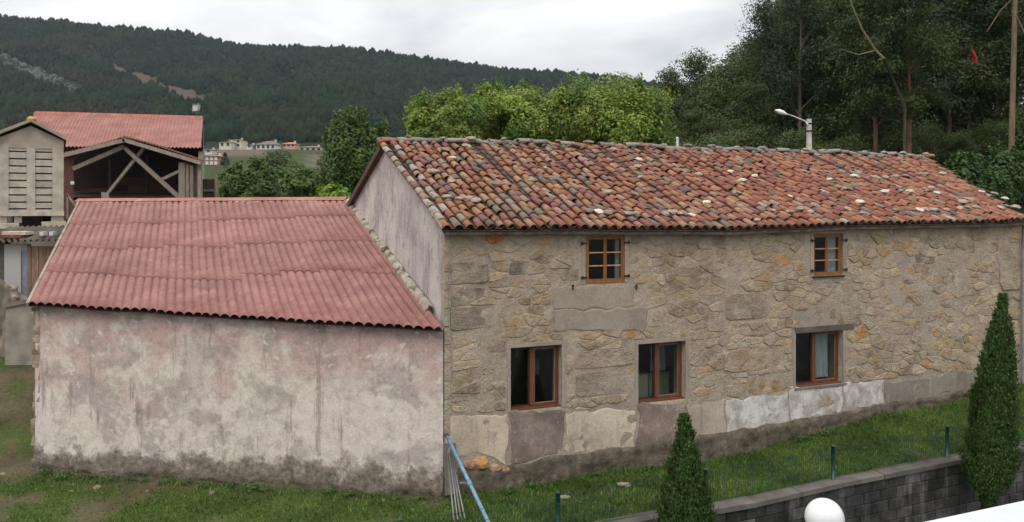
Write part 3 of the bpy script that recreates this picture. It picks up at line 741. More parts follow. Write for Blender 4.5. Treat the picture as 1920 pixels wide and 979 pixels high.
for i, (su, sz) in enumerate(seeds):
    if any(o[0] < su < o[1] and o[2] < sz < o[3] for o in AVOID): continue
    if sz < np.interp(su, PU, PZ): continue
    poly = [(su - 0.5, sz - 0.3), (su + 0.5, sz - 0.3), (su + 0.5, sz + 0.3), (su - 0.5, sz + 0.3)]
    for j, (tu, tz) in enumerate(seeds):
        if i == j or abs(tu - su) > 1.0 or abs(tz - sz) > 0.6: continue
        dx, dy = tu - su, (tz - sz)
        poly = clip_half(poly, su + dx / 2, sz + dy / 2, dx, dy * ASP * ASP)
        if len(poly) < 3: break
    if len(poly) < 3: continue
    for o in AVOID:
        if max(p[0] for p in poly) > o[0] and min(p[0] for p in poly) < o[1] and max(p[1] for p in poly) > o[2] and min(p[1] for p in poly) < o[3]:
            best = None
            for (x, y, nx, ny) in ((o[0], 0, 1, 0), (o[1], 0, -1, 0), (0, o[2], 0, 1), (0, o[3], 0, -1)):
                if (su - x) * nx + (sz - y) * ny < 0:
                    q = clip_half(poly, x, y, nx, ny)
                    if len(q) > 2 and (best is None or abs(area(q)) > abs(area(best))): best = q
            if best: poly = best
    if su < SEAM: poly = clip_half(poly, SEAM - 0.01, 0, 1, 0)
    else: poly = clip_half(poly, SEAM + 0.01, 0, -1, 0)
    poly = clip_half(poly, 0.14, 0, -1, 0) if len(poly) > 2 else poly
    poly = clip_half(poly, ULEN - 0.03, 0, 1, 0) if len(poly) > 2 else poly
    poly = clip_half(poly, 0, ZTOP - 0.05, 0, 1) if len(poly) > 2 else poly
    if len(poly) > 2:
        a, b = wall_uz(1000, 775)[1], 0
        zt = float(np.interp(su, PU, PZ)); poly = clip_half(poly, 0, zt + 0.015, 0, -1)
    if len(poly) < 3 or abs(area(poly)) < 0.006: continue
    cells.append((poly, (su, sz), None))
for o, c in BIG:
    e = 0.012; cells.append(([(o[0] + e, o[2] + e), (o[1] - e, o[2] + e * 2), (o[1] - e * 1.5, o[3] - e), (o[0] + e * 2, o[3] - e)], ((o[0] + o[1]) / 2, (o[2] + o[3]) / 2), c))
SPECIAL = [((912, 448), (0.40, 0.165, 0.06)), ((965, 446), (0.42, 0.37, 0.28)), ((1028, 450), (0.36, 0.24, 0.14)), ((1461, 492), (0.42, 0.20, 0.07)), ((1410, 487), (0.37, 0.315, 0.24)), ((1650, 470), (0.36, 0.255, 0.13)), ((1418, 523), (0.34, 0.22, 0.13)), ((1610, 625), (0.38, 0.23, 0.10)), ((955, 605), (0.29, 0.20, 0.11)), ((1000, 610), (0.28, 0.19, 0.10)), ((1330, 735), (0.33, 0.22, 0.12)), ((975, 510), (0.17, 0.15, 0.14)), ((900, 553), (0.16, 0.14, 0.125)), ((1845, 640), (0.33, 0.235, 0.14)), ((1800, 690), (0.31, 0.22, 0.13))]
SPUZ = [(wall_uz(*p), c) for p, c in SPECIAL]
def stone_mesh(poly, ctr, col, r):
    if area(poly) < 0: poly = poly[::-1]
    # drop near-duplicate corners, pull in for the joint, round the corners
    q = []
    for p in poly:
        if not q or math.hypot(p[0] - q[-1][0], p[1] - q[-1][1]) > 0.025: q.append(p)
    if len(q) < 3: return None
    cx = sum(p[0] for p in q) / len(q); cy = sum(p[1] for p in q) / len(q)
    gap = r.uniform(0.004, 0.013)
    def pull(p, g):
        d = math.hypot(p[0] - cx, p[1] - cy); k = max(0.3, 1 - g / max(d, 0.03) * 1.3); return (cx + (p[0] - cx) * k, cy + (p[1] - cy) * k)
    q = [pull(p, gap) for p in q]; n = len(q); s_ = []
    for i in range(n):
        a, b = q[i], q[(i + 1) % n]; t = r.uniform(0.06, 0.17)
        s_.append((a[0] + (b[0] - a[0]) * t, a[1] + (b[1] - a[1]) * t)); s_.append((a[0] + (b[0] - a[0]) * (1 - t), a[1] + (b[1] - a[1]) * (1 - t)))
    n = len(s_); h = r.uniform(0.006, 0.028); tilt = r.uniform(-0.03, 0.03); tilt2 = r.uniform(-0.05, 0.03)
    def hh(p, k): return max(0.004, h * k + (p[0] - cx) * tilt + (p[1] - cy) * tilt2)
    inn = [pull(p, 0.013) for p in s_]
    vv = [W(p[0], p[1], -0.02) for p in s_] + [W(p[0], p[1], hh(p, 0.5)) for p in s_] + [W(p[0], p[1], hh(p, 1.0)) for p in inn] + [W(cx, cy, hh((cx, cy), 1.05))]
    ff = [(i, (i + 1) % n, n + (i + 1) % n, n + i) for i in range(n)] + [(n + i, n + (i + 1) % n, 2 * n + (i + 1) % n, 2 * n + i) for i in range(n)] + [(2 * n + i, 2 * n + (i + 1) % n, 3 * n) for i in range(n)]
    return vv, ff, col
sr = random.Random(21); built = []
for poly, ctr, col in cells:
    if col is None:
        pl = pick(PAL, sr)
        if ctr[0] < SEAM and sr.random() < 0.35: pl = tuple(c * 0.88 for c in pl)
        zn = nz(ctr[0], ctr[1], 2.0, 0.45); kz_ = 0.5 * max(-1, min(1, zn * 2)); pl = (pl[0] * (1 + 0.10 * kz_), pl[1], pl[2] * (1 - 0.22 * kz_)); pl = tuple(c * (1 + 0.16 * nz(ctr[0], ctr[1], 7.0, 0.7)) for c in pl)
        if ctr[0] > 9 and sr.random() < 0.4: pl = (pl[0] * 1.08, pl[1] * 1.02, pl[2] * 0.9)
        kk = sr.uniform(0.86, 1.14); col = tuple(c * kk for c in pl)
    for (uz, c) in SPUZ:
        xs = [p[0] for p in poly]; ys = [p[1] for p in poly]
        if min(xs) < uz[0] < max(xs) and min(ys) < uz[1] < max(ys): col = c
    sm = stone_mesh(poly, ctr, col, sr)
    if sm:
        Yd = W(ctr[0], 0).y; built.append((abs(area(poly)) / Yd ** 2, sm))
built.sort(key=lambda t: -t[0])
rest = MB()
for i, (_, (vv, ff, col)) in enumerate(built):
    if i < 300: m = MB(); m.add(vv, ff, col); m.build('stone', M['stone'], front, False)
    else: rest.add(vv, ff, col)
if rest.v: tag(rest.build('small_stones', M['stone'], front, False), kind='stuff')
# quoins on the left corner and orange stones broken out at the foot
for k in range(11):
    z0 = 0.95 + k * 0.33; w = 0.11 + 0.015 * (k % 2); m = MB()
    if z0 + 0.3 > ZTOP: break
    m.box(W(-0.004, z0, 0.02), DU * w, -DN * 0.2, UP * 0.315, tuple(c * rnd.uniform(0.9, 1.15) for c in (0.31, 0.27, 0.22))); m.build('corner_stone', M['stone'], house)
for (px, py, r_, c) in ((897, 868, 0.16, (0.42, 0.24, 0.10)), (925, 877, 0.10, (0.36, 0.21, 0.12)), (878, 872, 0.10, (0.34, 0.20, 0.12)), (945, 880, 0.09, (0.27, 0.18, 0.12))):
    u, z = wall_uz(px, py); m = MB(); p = W(u, z, 0.03); v_, f_ = icorock(p, r_, int(px), (1.2, 0.55, 0.8), 2); m.add(v_, f_, c); m.build('foot_stone', M['stone'], house, False)
cs = MB(); u, z = wall_uz(838, 888); cs.hexa([W(-0.02, z - 0.35, 0.13), W(0.26, z - 0.35, 0.11), W(0.27, z - 0.35, 0.0), W(-0.02, z - 0.35, 0.0), W(-0.02, 0.82, 0.08), W(0.2, 0.80, 0.06), W(0.2, 0.80, 0.0), W(-0.02, 0.82, 0.0)], (0.62, 0.58, 0.55)); cs.build('corner_block', M['concrete'], house)
# thin cable down the corner and drainpipe at the right end
cb = MB(); cb.tube([W(0.075, z, 0.045) for z in np.linspace(2.9, ZTOP, 6)], 0.008, 6, tint=(1.0, 0.95, 0.9)); cb.build('cable', M['grey_metal'], house)
dp = MB(); dp.tube([W(ULEN - 0.06, 0.5, 0.09), W(ULEN - 0.06, 3.9, 0.09), W(ULEN - 0.10, 4.5, 0.16)], 0.04, 8); dp.build('drainpipe', M['grey_metal'], house)

# --- windows
def surround(o, wd, mat='patch', tint=(0.95, 0.9, 0.86), top=0.07):
    for (a, b, c, d) in ((o[0] - wd, o[0], o[2], o[3]), (o[1], o[1] + wd, o[2], o[3]), (o[0] - wd, o[1] + wd, o[3], o[3] + top)):
        m = MB(); k = 8; ring = []
        vert = d - c > b - a
        for q in range(k + 1):
            t = q / k
            ring.append((a + 0.014 * nz(a, t * 6, 2, 1.3), c + (d - c) * t) if vert else (a + (b - a) * t, d + 0.02 * nz(t * 6, d, 2, 1.3)))
        if vert:
            full = ring + [(b + 0.014 * nz(b, q / k * 6, 5, 1.3) * (1 if b > o[1] else 0), d - (d - c) * q / k) for q in range(k + 1)]
            if b <= o[0] + 1e-6: full = ring + [(b, d - (d - c) * q / k) for q in range(k + 1)]
            else: full = [(a, c + (d - c) * q / k) for q in range(k + 1)] + [(b + 0.014 * nz(b, q / k * 6, 5, 1.3), d - (d - c) * q / k) for q in range(k + 1)]
        else: full = ring + [(b - (b - a) * q / k, c) for q in range(k + 1)]
        m.prism([W(u, z, 0.018) for u, z in full], DN * -0.03, tint); m.build('window_surround', M[mat], house)
def barw(m, u0, u1, z0, z1, n0, n1, tint=(1, 1, 1)): m.box(W(u0, z0, n0), DU * (u1 - u0), DN * (n1 - n0), UP * (z1 - z0), tint)
def make_window(key, mat, fw_, rec, upper):
    o = OPEN[key]; u0, u1, z0, z1 = o[0] + 0.004, o[1] - 0.004, o[2] + 0.004, o[3] - 0.004
    m = MB(); n0, n1 = rec - 0.07, rec
    barw(m, u0, u0 + fw_, z0, z1, n0, n1); barw(m, u1 - fw_, u1, z0, z1, n0, n1)
    barw(m, u0 + fw_, u1 - fw_, z1 - fw_, z1, n0, n1 - 0.002); barw(m, u0 + fw_, u1 - fw_, z0, z0 + fw_ * 1.1, n0, n1 - 0.002)
    win = m.build('window', M[mat], house)
    um = (u0 + u1) / 2 - (0.0 if upper else 0.02); sw = fw_ * (0.62 if upper else 0.95)
    for side in ((0, 1) if upper else (1,)):
        a, b = (u0 + fw_ + 0.003, um - 0.002) if side == 0 else (um + 0.002, u1 - fw_ - 0.003)
        c, d = z0 + fw_ * 1.1 + 0.003, z1 - fw_ - 0.003
        s = MB(); n0, n1 = rec - 0.055, rec - (0.004 if side else 0.010)
        barw(s, a, a + sw, c, d, n0, n1); barw(s, b - sw, b, c, d, n0, n1); barw(s, a + sw, b - sw, d - sw, d, n0, n1 - 0.002); barw(s, a + sw, b - sw, c, c + sw, n0, n1 - 0.002)
        s.build('sash', M[mat], win)
        if upper:
            for k in (1, 2):
                zz_ = c + sw + (d - c - 2 * sw) * k / 3; s = MB(); barw(s, a + sw, b - sw, zz_ - 0.011, zz_ + 0.011, n0 + 0.01, n1 - 0.01, (2.0, 2.6, 4.5)); s.build('glazing_bar', M[mat], win)
        rows = 3 if upper else 1
        for k in range(rows):
            p0 = c + sw + (d - c - 2 * sw) * k / rows; p1 = c + sw + (d - c - 2 * sw) * (k + 1) / rows
            g_ = MB(); barw(g_, a + sw, b - sw, p0, p1, rec - 0.034, rec - 0.030); g_.build('pane', M['glass'], win)
        if not upper:                                          # pale glazing bead round the glass
            s = MB(); q = 0.014; A_, B_, C_, D_ = a + sw, b - sw, c + sw, d - sw
            for t in ((A_, A_ + q, C_, D_), (B_ - q, B_, C_, D_), (A_ + q, B_ - q, C_, C_ + q), (A_ + q, B_ - q, D_ - q, D_)):
                barw(s, t[0], t[1], t[2], t[3], rec - 0.028, rec - 0.016, (2.2, 2.6, 3.0) if side else (0.8, 0.8, 0.8))
            s.build('glazing_bead', M[mat], win)
    return win
def curtain_and_reflection(win, u0, u1, z0, z1, n, tint=(1, 1, 1)):
    m = MB(); m.grid(lambda a, b: W(u0 + (u1 - u0) * a, z0 + (z1 - z0) * b, n + 0.018 * math.sin(a * 22 + b * 1.5)), 40, 2, tint); return m.build('curtain_and_reflection', M['curtain_and_reflection'], win, True)
for k in ('u1', 'u2'):
    w = make_window(k, 'window_wood', 0.046, 0.012 if k == 'u1' else -0.03, True); o = OPEN[k]
    surround(o, 0.09, 'patch', (0.82, 0.77, 0.72), 0.06)
    L = o[1] - o[0]
    if k == 'u1': curtain_and_reflection(w, o[1] - 0.17 * L, o[1] - 0.06 * L, o[2] + 0.08, o[3] - 0.08, -0.12)
    else: curtain_and_reflection(w, o[1] - 0.36 * L, o[1] - 0.08 * L, o[2] + 0.08, o[3] - 0.08, -0.14, (0.9, 0.92, 0.95))
    for (uu, sgn) in ((o[0], -1), (o[1], 1)):
        for zz_ in (o[2] + 0.13, o[3] - 0.15):
            m = MB(); m.bar(W(uu + sgn * -0.02, zz_, 0.03), W(uu + sgn * 0.10, zz_, 0.035), 0.028, 0.028); m.tube([W(uu + sgn * 0.075, zz_ - 0.035, 0.045), W(uu + sgn * 0.075, zz_ + 0.035, 0.045)], 0.014, 6); m.build('shutter_hinge', M['iron'], w)
    if k == 'u1':
        for px in (1073, 1192):
            u, z = wall_uz(px, 537); m = MB(); m.bar(W(u, z - 0.06, 0.03), W(u, z + 0.03, 0.03), 0.022, 0.03); m.bar(W(u - 0.02, z + 0.02, 0.03), W(u + 0.02, z + 0.02, 0.03), 0.02, 0.03); m.build('shutter_catch', M['iron'], w)
    else:
        m = MB(); barw(m, o[0] - 0.03, o[1] + 0.03, o[2] - 0.03, o[2] - 0.002, -0.05, 0.05); m.build('sill', M['iron'], w)
for k in ('w1', 'w2', 'w3'):
    w = make_window(k, 'brown_wood', 0.036, -0.13, False); o = OPEN[k]; L = o[1] - o[0]
    surround(o, 0.07, 'patch', (0.82, 0.77, 0.74), 0.06)
    if k == 'w3':
        curtain_and_reflection(w, o[0] + 0.55 * L, o[1] - 0.1 * L, o[2] + 0.1, o[3] - 0.1, -0.30, (0.75, 0.78, 0.8))  # grey sheet stands in for the sky mirrored in the right pane
        m = MB(); barw(m, o[0] - 0.03, o[1] + 0.1, o[2] - 0.04, o[2] + 0.002, -0.1, 0.035, (0.8, 0.75, 0.7)); m.build('sill', M['concrete'], w)
        m = MB(); barw(m, o[0] - 0.02, o[1] + 0.3, o[3] + 0.02, o[3] + 0.13, -0.1, 0.04, (0.42, 0.38, 0.36)); m.build('lintel', M['concrete'], w)
    elif k == 'w2':
        curtain_and_reflection(w, o[0] + 0.56 * L, o[1] - 0.1 * L, o[2] + 0.5, o[3] - 0.1, -0.55, (0.40, 0.42, 0.42))  # darker grey sheet, painted reflection of the sky behind the right glass
        m = MB(); barw(m, o[0] + 0.4 * L, o[0] + 0.62 * L, o[2] - 0.5, o[2] + 0.40, -0.95, -0.75); m.build('cardboard_box', M['card'], w)
        m = MB(); barw(m, o[0] + 0.64 * L, o[1] + 0.1, o[2] - 0.5, o[2] + 0.42, -0.98, -0.75, (0.55, 0.75, 0.7)); m.build('cabinet', M['card'], w)
        m = MB(); barw(m, o[0] + 0.60 * L, o[1] + 0.2, o[2] + 0.44, o[2] + 0.48, -1.1, -0.7, (0.3, 0.2, 0.15)); m.build('shelf_board', M['brown_wood'], w)
    else:
        curtain_and_reflection(w, o[0] + 0.60 * L, o[0] + 0.68 * L, o[2] + 0.75, o[3] - 0.15, -1.3, (0.8, 0.8, 0.8)); curtain_and_reflection(w, o[0] + 0.84 * L, o[0] + 0.93 * L, o[2] + 0.45, o[2] + 0.75, -0.9, (0.7, 0.72, 0.75))
    m = MB(); barw(m, o[0] + 0.005, o[1] - 0.005, o[2] - (0.0 if k == 'w3' else -0.001), o[2] + 0.03, -0.10, -0.03); m.build('bottom_rail', M['brown_wood'], w)
    um_ = (o[0] + o[1]) / 2 - 0.02; m = MB(); barw(m, um_ - 0.055, um_ + 0.0, o[2] + 0.06, o[3] - 0.055, -0.19, -0.132); m.build('centre_stile', M['brown_wood'], w)
    a_, b_, c_, d_ = o[0] + 0.044, um_ - 0.058, o[2] + 0.05, o[3] - 0.044; s = MB(); q = 0.022; dk_ = (0.40, 0.40, 0.42)  # left sash frame tinted dark, its shadow put into the colour
    for t in ((a_, a_ + q, c_, d_), (b_ - q, b_, c_, d_), (a_ + q, b_ - q, c_, c_ + q), (a_ + q, b_ - q, d_ - q, d_)): barw(s, t[0], t[1], t[2], t[3], -0.20, -0.165, dk_)
    s.build('sash', M['brown_wood'], w); g_ = MB(); barw(g_, a_ + q, b_ - q, c_ + q, d_ - q, -0.185, -0.181); g_.build('pane', M['glass'], w)
# a wooden chair just inside the first window
o = OPEN['w1']; cx = o[0] + 0.26; fl = 0.16
ch = thing('wooden_chair', W(cx, fl, -0.95), 'reddish wooden chair indoors behind the leftmost ground floor window', 'chair')
hz = o[2] + 0.42
m = MB(); m.box(W(cx - 0.2, fl + 0.47, -1.15), DU * 0.42, DN * 0.42, UP * 0.04); m.build('seat', M['chair_wood'], ch)
for a, b in ((-0.2, -1.15), (0.18, -1.15), (-0.2, -0.77), (0.18, -0.77)):
    m = MB(); m.box(W(cx + a, fl, b), DU * 0.04, DN * 0.04, UP * (0.47 if b > -1 else hz - fl)); m.build('leg', M['chair_wood'], ch)
m = MB(); m.box(W(cx - 0.2, hz - 0.08, -1.15), DU * 0.42, DN * 0.03, UP * 0.09)
m.build('top_rail', M['chair_wood'], ch)
for q in range(4):
    m = MB(); m.box(W(cx - 0.13 + q * 0.085, fl + 0.5, -1.14), DU * 0.02, DN * 0.02, UP * (hz - fl - 0.57)); m.build('back_slat', M['chair_wood'], ch)
# ------------------------------------------------------------------ tiled roof of the house
OV = 0.24; Z0 = 4.70; SL = (ZR - Z0) / (SR + OV)
SKINK = wall_uz(1350, 430)[0]
def roof_z(u, s):
    """deck height at u along the wall, s metres behind it (front slope)"""
    z = Z0 + SL * (s + OV); f = 1 - max(0.0, min(1.0, (s + OV) / (SR + OV)))
    z -= 0.07 * f * math.exp(-((u - SKINK) / 3.2) ** 2)
    z += 0.03 * nz(u, s, 3, 0.35) + 0.018 * nz(u, s, 6, 0.9)
    return z
SLR = (ZR - (ZBK - 0.1)) / (SB + 0.2 - SR)
def roof_zr(u, s): return ZR - SLR * (s - SR) + 0.03 * nz(u, s, 9, 0.4)
roof = None
dk = MB()
def dfn(a, b):
    s = -OV + (SR + OV) * b; u = -0.10 + (end_u(s) + 0.10) * a; return W(u, roof_z(u, s) - 0.035, -s)
dk.grid(dfn, 60, 8)
dk.grid(lambda a, b: W(-0.10 + (end_u(SR) + 0.10) * a, roof_zr(-0.1 + (end_u(SR) + 0.1) * a, SR + (SB + 0.2 - SR) * b) - 0.035, -(SR + (SB + 0.2 - SR) * b)), 60, 8)
roof = dk.build('roof', M['dark_wood'], house)
# eave course under the tiles, verge boards
ev = MB()
def efn(a, b):
    u = -0.05 + (ULEN + 0.2) * a; zt = roof_z(u, -OV) - 0.05
    q = [(0.0, ZTOP - 0.03), (OV - 0.03, zt - 0.055 + 0.008 * nz(u, 0, 0, 3)), (OV - 0.02, zt), (0.0, zt + 0.05)]
    k = min(3, int(round(b * 3))); return W(u, q[k][1], q[k][0])
ev.grid(efn, 120, 3); ev.build('eave_course', M['footing'], house)
vb = MB(); vb.hexa([W(-0.13, roof_zr(0, SR) - 0.19, -SR), W(-0.13, ZBK - 0.30, -SB - 0.2), W(0.0, ZBK - 0.30, -SB - 0.2), W(0.0, roof_zr(0, SR) - 0.19, -SR), W(-0.13, roof_zr(0, SR) - 0.04, -SR), W(-0.13, ZBK - 0.15, -SB - 0.2), W(0.0, ZBK - 0.15, -SB - 0.2), W(0.0, roof_zr(0, SR) - 0.04, -SR)]); vb.build('verge_board', M['dark_wood'], house)
TP, TE, TL = 0.212, 0.335, 0.42
def tile_geo(w0, w1, h0, h1, L, th=0.016, seg=6):
    """barrel tile, lower (wide) end at the origin, running up +Y; returns verts, faces"""
    v = []
    for y, w, h in ((0, w0, h0), (L, w1, h1)):
        for dr in (0, th):
            for k in range(seg + 1):
                t = math.pi * k / seg; v.append((-(w / 2 - dr) * math.cos(t), y, (h - dr) * math.sin(t)))
    n = seg + 1; f = []
    for k in range(seg):
        f.append((k, k + 1, 2 * n + k + 1, 2 * n + k)); f.append((n + k + 1, n + k, 3 * n + k, 3 * n + k + 1))
        f.append((k + 1, k, n + k, n + k + 1)); f.append((2 * n + k, 2 * n + k + 1, 3 * n + k + 1, 3 * n + k))
    f.append((0, 2 * n, 3 * n, n)); f.append((seg, n + seg, 3 * n + seg, 2 * n + seg)); return v, f
TGEO = [tile_geo(0.172, 0.14, 0.082, 0.068, TL, 0.013), tile_geo(0.165, 0.145, 0.078, 0.068, TL * 0.97, 0.013), tile_geo(0.178, 0.14, 0.084, 0.064, TL * 1.03, 0.013)]
TPAL = [((0.33, 0.125, 0.068), 20), ((0.29, 0.10, 0.062), 18), ((0.38, 0.165, 0.085), 13), ((0.25, 0.085, 0.065), 13), ((0.36, 0.185, 0.13), 10), ((0.20, 0.105, 0.085), 8), ((0.22, 0.15, 0.105), 7), ((0.29, 0.215, 0.155), 2.5), ((0.40, 0.21, 0.12), 5), ((0.17, 0.11, 0.078), 5)]
TPALR = [((0.33, 0.115, 0.068), 26), ((0.29, 0.095, 0.062), 22), ((0.38, 0.15, 0.085), 20), ((0.25, 0.085, 0.065), 10), ((0.37, 0.19, 0.13), 6), ((0.23, 0.18, 0.13), 3), ((0.16, 0.12, 0.09), 3), ((0.36, 0.29, 0.22), 2)]
tone = lambda pal: [((c[0] * 0.76, c[1] * 0.84 + 0.006, c[2] * 0.86 + 0.006), w) for c, w in pal]
TPAL, TPALR = tone(TPAL), tone(TPALR)
tr_ = random.Random(99)
slope_dir = (Vector((-DN.x, -DN.y, SL))).normalized(); nrm = DU.cross(slope_dir).normalized()
tmesh = {}
def tmesh_for(g, ci, col):
    k = (g, ci)
    if k not in tmesh:
        m = MB(); m.add(*TGEO[g], col); tmesh[k] = m.mesh('tile', M['tile'], True)
    return tmesh[k]
allcol = [c for c, _ in TPAL] + [c for c, _ in TPALR]
tiles = []
ncol = int((end_u(SR) + 0.05) / TP); nrow = int((SR + OV) * math.sqrt(1 + SL * SL) / TE) + 1
for c in range(ncol + 1):
    u = -0.02 + c * TP
    coff = tr_.uniform(-0.15, 0.12); drift = tr_.uniform(-0.01, 0.01)
    for r in range(nrow):
        d = r * TE + (coff if r else 0.0) + tr_.uniform(-0.045, 0.045) * (1 if r else 0.5); s = -OV + d / math.sqrt(1 + SL * SL)
        if s > SR - 0.12 or u > end_u(s + 0.05) - 0.05: continue
        uu = u + tr_.uniform(-0.014, 0.014) + drift * r
        yaw = tr_.gauss(0, 0.055); pit = 0.032 + tr_.gauss(0, 0.016); g_ = tr_.randrange(3)
        if tr_.random() < 0.025: yaw += tr_.choice((-1, 1)) * tr_.uniform(0.1, 0.25)
        right = sstep(5.0, 9.0, u)
        col = pick(TPALR if tr_.random() < right else TPAL, tr_)
        if u < 0.2 and tr_.random() < 0.4: col = (0.30, 0.26, 0.21)
        if r == nrow - 1 and tr_.random() < 0.4: col = (0.20, 0.17, 0.15)
        p = W(uu, roof_z(uu, s) + 0.012 + tr_.uniform(-0.004, 0.008), -s)
        X = (Matrix.Rotation(yaw, 3, nrm) @ DU).normalized(); Yv = (Matrix.Rotation(yaw, 3, nrm) @ Matrix.Rotation(-pit, 3, DU) @ slope_dir).normalized(); Zv = X.cross(Yv).normalized()
        Rm = Matrix((X, Yv, Zv)).transposed(); tiles.append((p.length, p, Rm, g_, col))
tiles.sort(key=lambda t: t[0])
rv, rf, rt = [], [], []; nb = 0
for i, (_, p, Rm, g_, col) in enumerate(tiles):
    if i < 300:
        o = link('tile', tmesh_for(g_, allcol.index(col) if col in allcol else hash(col) % 1000 + 50, col), roof)
        mt = Rm.to_4x4(); mt.translation = p - ORIGIN[house.name]; o.matrix_basis = mt
    else:
        v, f = TGEO[g_]; k = tr_.uniform(0.88, 1.12)
        a = np.array(v) @ np.array(Rm).T + np.array(p); rv.append(a); rf.append(np.array(f) + nb); nb += len(v); rt.append(np.tile(np.array(col) * k, (len(v), 1)))
# channel tiles between the columns and the rear slope, joined
def channel(u, s0, s1, fz_, col):
    global nb
    n = 6; rows = max(1, int(abs(s1 - s0) / 0.335)); V = []; Fq = []
    for r in range(rows):
        b = len(V)
        for q in (0, 1):
            s = s0 + (s1 - s0) * (r + q) / rows
            for k in range(n + 1):
                t = math.pi * k / n; w = TP * 0.47; V.append(W(u - w * math.cos(t), fz_(u, s) + 0.030 - 0.05 * math.sin(t) + (0.018 if q == 0 else 0), -s))
        Fq += [(b + k, b + k + 1, b + n + 2 + k, b + n + 1 + k) for k in range(n)]
    rv.append(np.array([tuple(v) for v in V])); rf.append(np.array(Fq) + nb); nb += len(V); rt.append(np.tile(np.array(col), (len(V), 1)))
for c in range(ncol + 1):
    u = 0.02 + (c + 0.5) * TP; s0 = -OV
    while u > end_u(s0) - 0.05 and s0 < SR: s0 += 0.1
    if s0 < SR - 0.3: channel(u, s0, SR, roof_z, pick([((0.075, 0.048, 0.038), 5), ((0.12, 0.06, 0.042), 3), ((0.06, 0.05, 0.04), 3)], tr_))  # dark channel colours paint shade into the gaps between cover tiles
for c in range(ncol + 1):
    for off, sgn in ((0.0, 1),):
        u = 0.02 + (c + 0.5) * TP; channel(u, SB + 0.2, SR, roof_zr, pick(TPAL, tr_))
ra = np.arcsin(1)
sd2 = (Vector((DN.x, DN.y, SLR))).normalized(); nr2 = (-DU).cross(sd2).normalized()
for c in range(ncol + 1):
    u = 0.02 + c * TP
    for r in range(14):
        s = SB + 0.2 - r * TE * 0.95
        if s < SR + 0.15: continue
        p = W(u, roof_zr(u, s) + 0.012, -s); Rm = Matrix((-DU, sd2, nr2)).transposed(); v, f = TGEO[0]
        rv.append(np.array(v) @ np.array(Rm).T + np.array(p)); rf.append(np.array(f) + nb); nb += len(v); rt.append(np.tile(np.array(pick(TPAL, tr_)), (len(v), 1)))
o_ = np.array(ORIGIN[house.name]); tag(link('tile_field', np_mesh('tile_field', np.concatenate(rv) - o_, np.concatenate(rf), np.concatenate(rt), True, M['tile']), roof), kind='stuff')
# ridge tiles, bedded in lumpy mortar
rl = int(end_u(SR) / 0.38)
for k in range(rl):
    u = -0.1 + k * 0.385; m = MB(); v, f = tile_geo(0.24, 0.215, 0.115, 0.10, 0.43, 0.016, 5)
    X = Vector((-DN.x, -DN.y, 0)); Rm = Matrix.Rotation(tr_.gauss(0, 0.07), 3, UP) @ Matrix.Rotation(tr_.gauss(0, 0.06), 3, X) @ Matrix((-X, DU, UP)).transposed().to_3x3()
    base = W(u, roof_z(u, SR) + 0.02 + tr_.uniform(-0.03, 0.035), -SR); q = [Vector(base) + Rm @ Vector(a) for a in v]
    c = pick([((0.20, 0.175, 0.155), 5), ((0.26, 0.225, 0.19), 3), ((0.30, 0.14, 0.09), 3), ((0.15, 0.13, 0.12), 3)], tr_)
    m.add(q, f, c); m.build('ridge_tile', M['tile'], roof, True)
vm = MB()                                                   # mortar fillet of the left verge, lumpy
def vfn(a, b):
    s = -OV + (SR + OV) * a; z = roof_z(0, s); k = nz(s, b, 1, 3.0) * 0.03 + nz(s, b, 5, 9.0) * 0.03
    q = [(-0.10, -0.05), (-0.115, 0.0), (-0.10, 0.04), (-0.06, 0.045), (-0.04, 0.0)][min(4, int(round(b * 4)))]
    return W(q[0] + k * 0.5, z + q[1] + k, -s)
vm.grid(vfn, 150, 4)
for i in range(len(vm.v)):
    k = mnoise.noise(Vector(vm.v[i]) * 4.0); vm.t[i] = (0.34, 0.315, 0.275) if k > 0.12 else ((0.20, 0.18, 0.155) if k > -0.15 else (0.20, 0.11, 0.08))
tag(vm.build('verge_mortar', M['stone'], house, True), kind='stuff')
# ------------------------------------------------------------------ loose stones that weigh the tiles down
def roof_hit(px, py):
    d = Vector(((px - 960) / FPX, 1.0, -(py - HOR) / FPX)); o = Vector((0, 0, CAMZ)); p0 = W(0, Z0 + 0.08, OV)
    t = (p0 - o).dot(nrm) / d.dot(nrm); h = o + d * t; u, n = un(h.x, h.y); return u, -n
def roof_stone(px, py, r, col, label, group, sq=(1.2, 0.95, 0.42)):
    u, s = roof_hit(px, py); s = max(-OV + 0.1, min(SR - 0.02, s)); p = W(u, roof_z(u, s) + 0.085 + r * 0.24, -s)
    m = MB(); v, f = icorock((0, 0, 0), r, int(px * 7 + py), sq, 2); m.add(v, f, col)
    o = link('roof_stone', m.mesh('roof_stone', M['stone'], False)); o.location = p; o.rotation_euler = (math.atan(SL) * 0.9 + tr_.uniform(-0.15, 0.15), tr_.uniform(-0.2, 0.2), math.atan2(DU.y, DU.x) + tr_.uniform(-0.5, 0.5))
    tag(o, label, 'stone', group)
WH = (0.62, 0.60, 0.56)
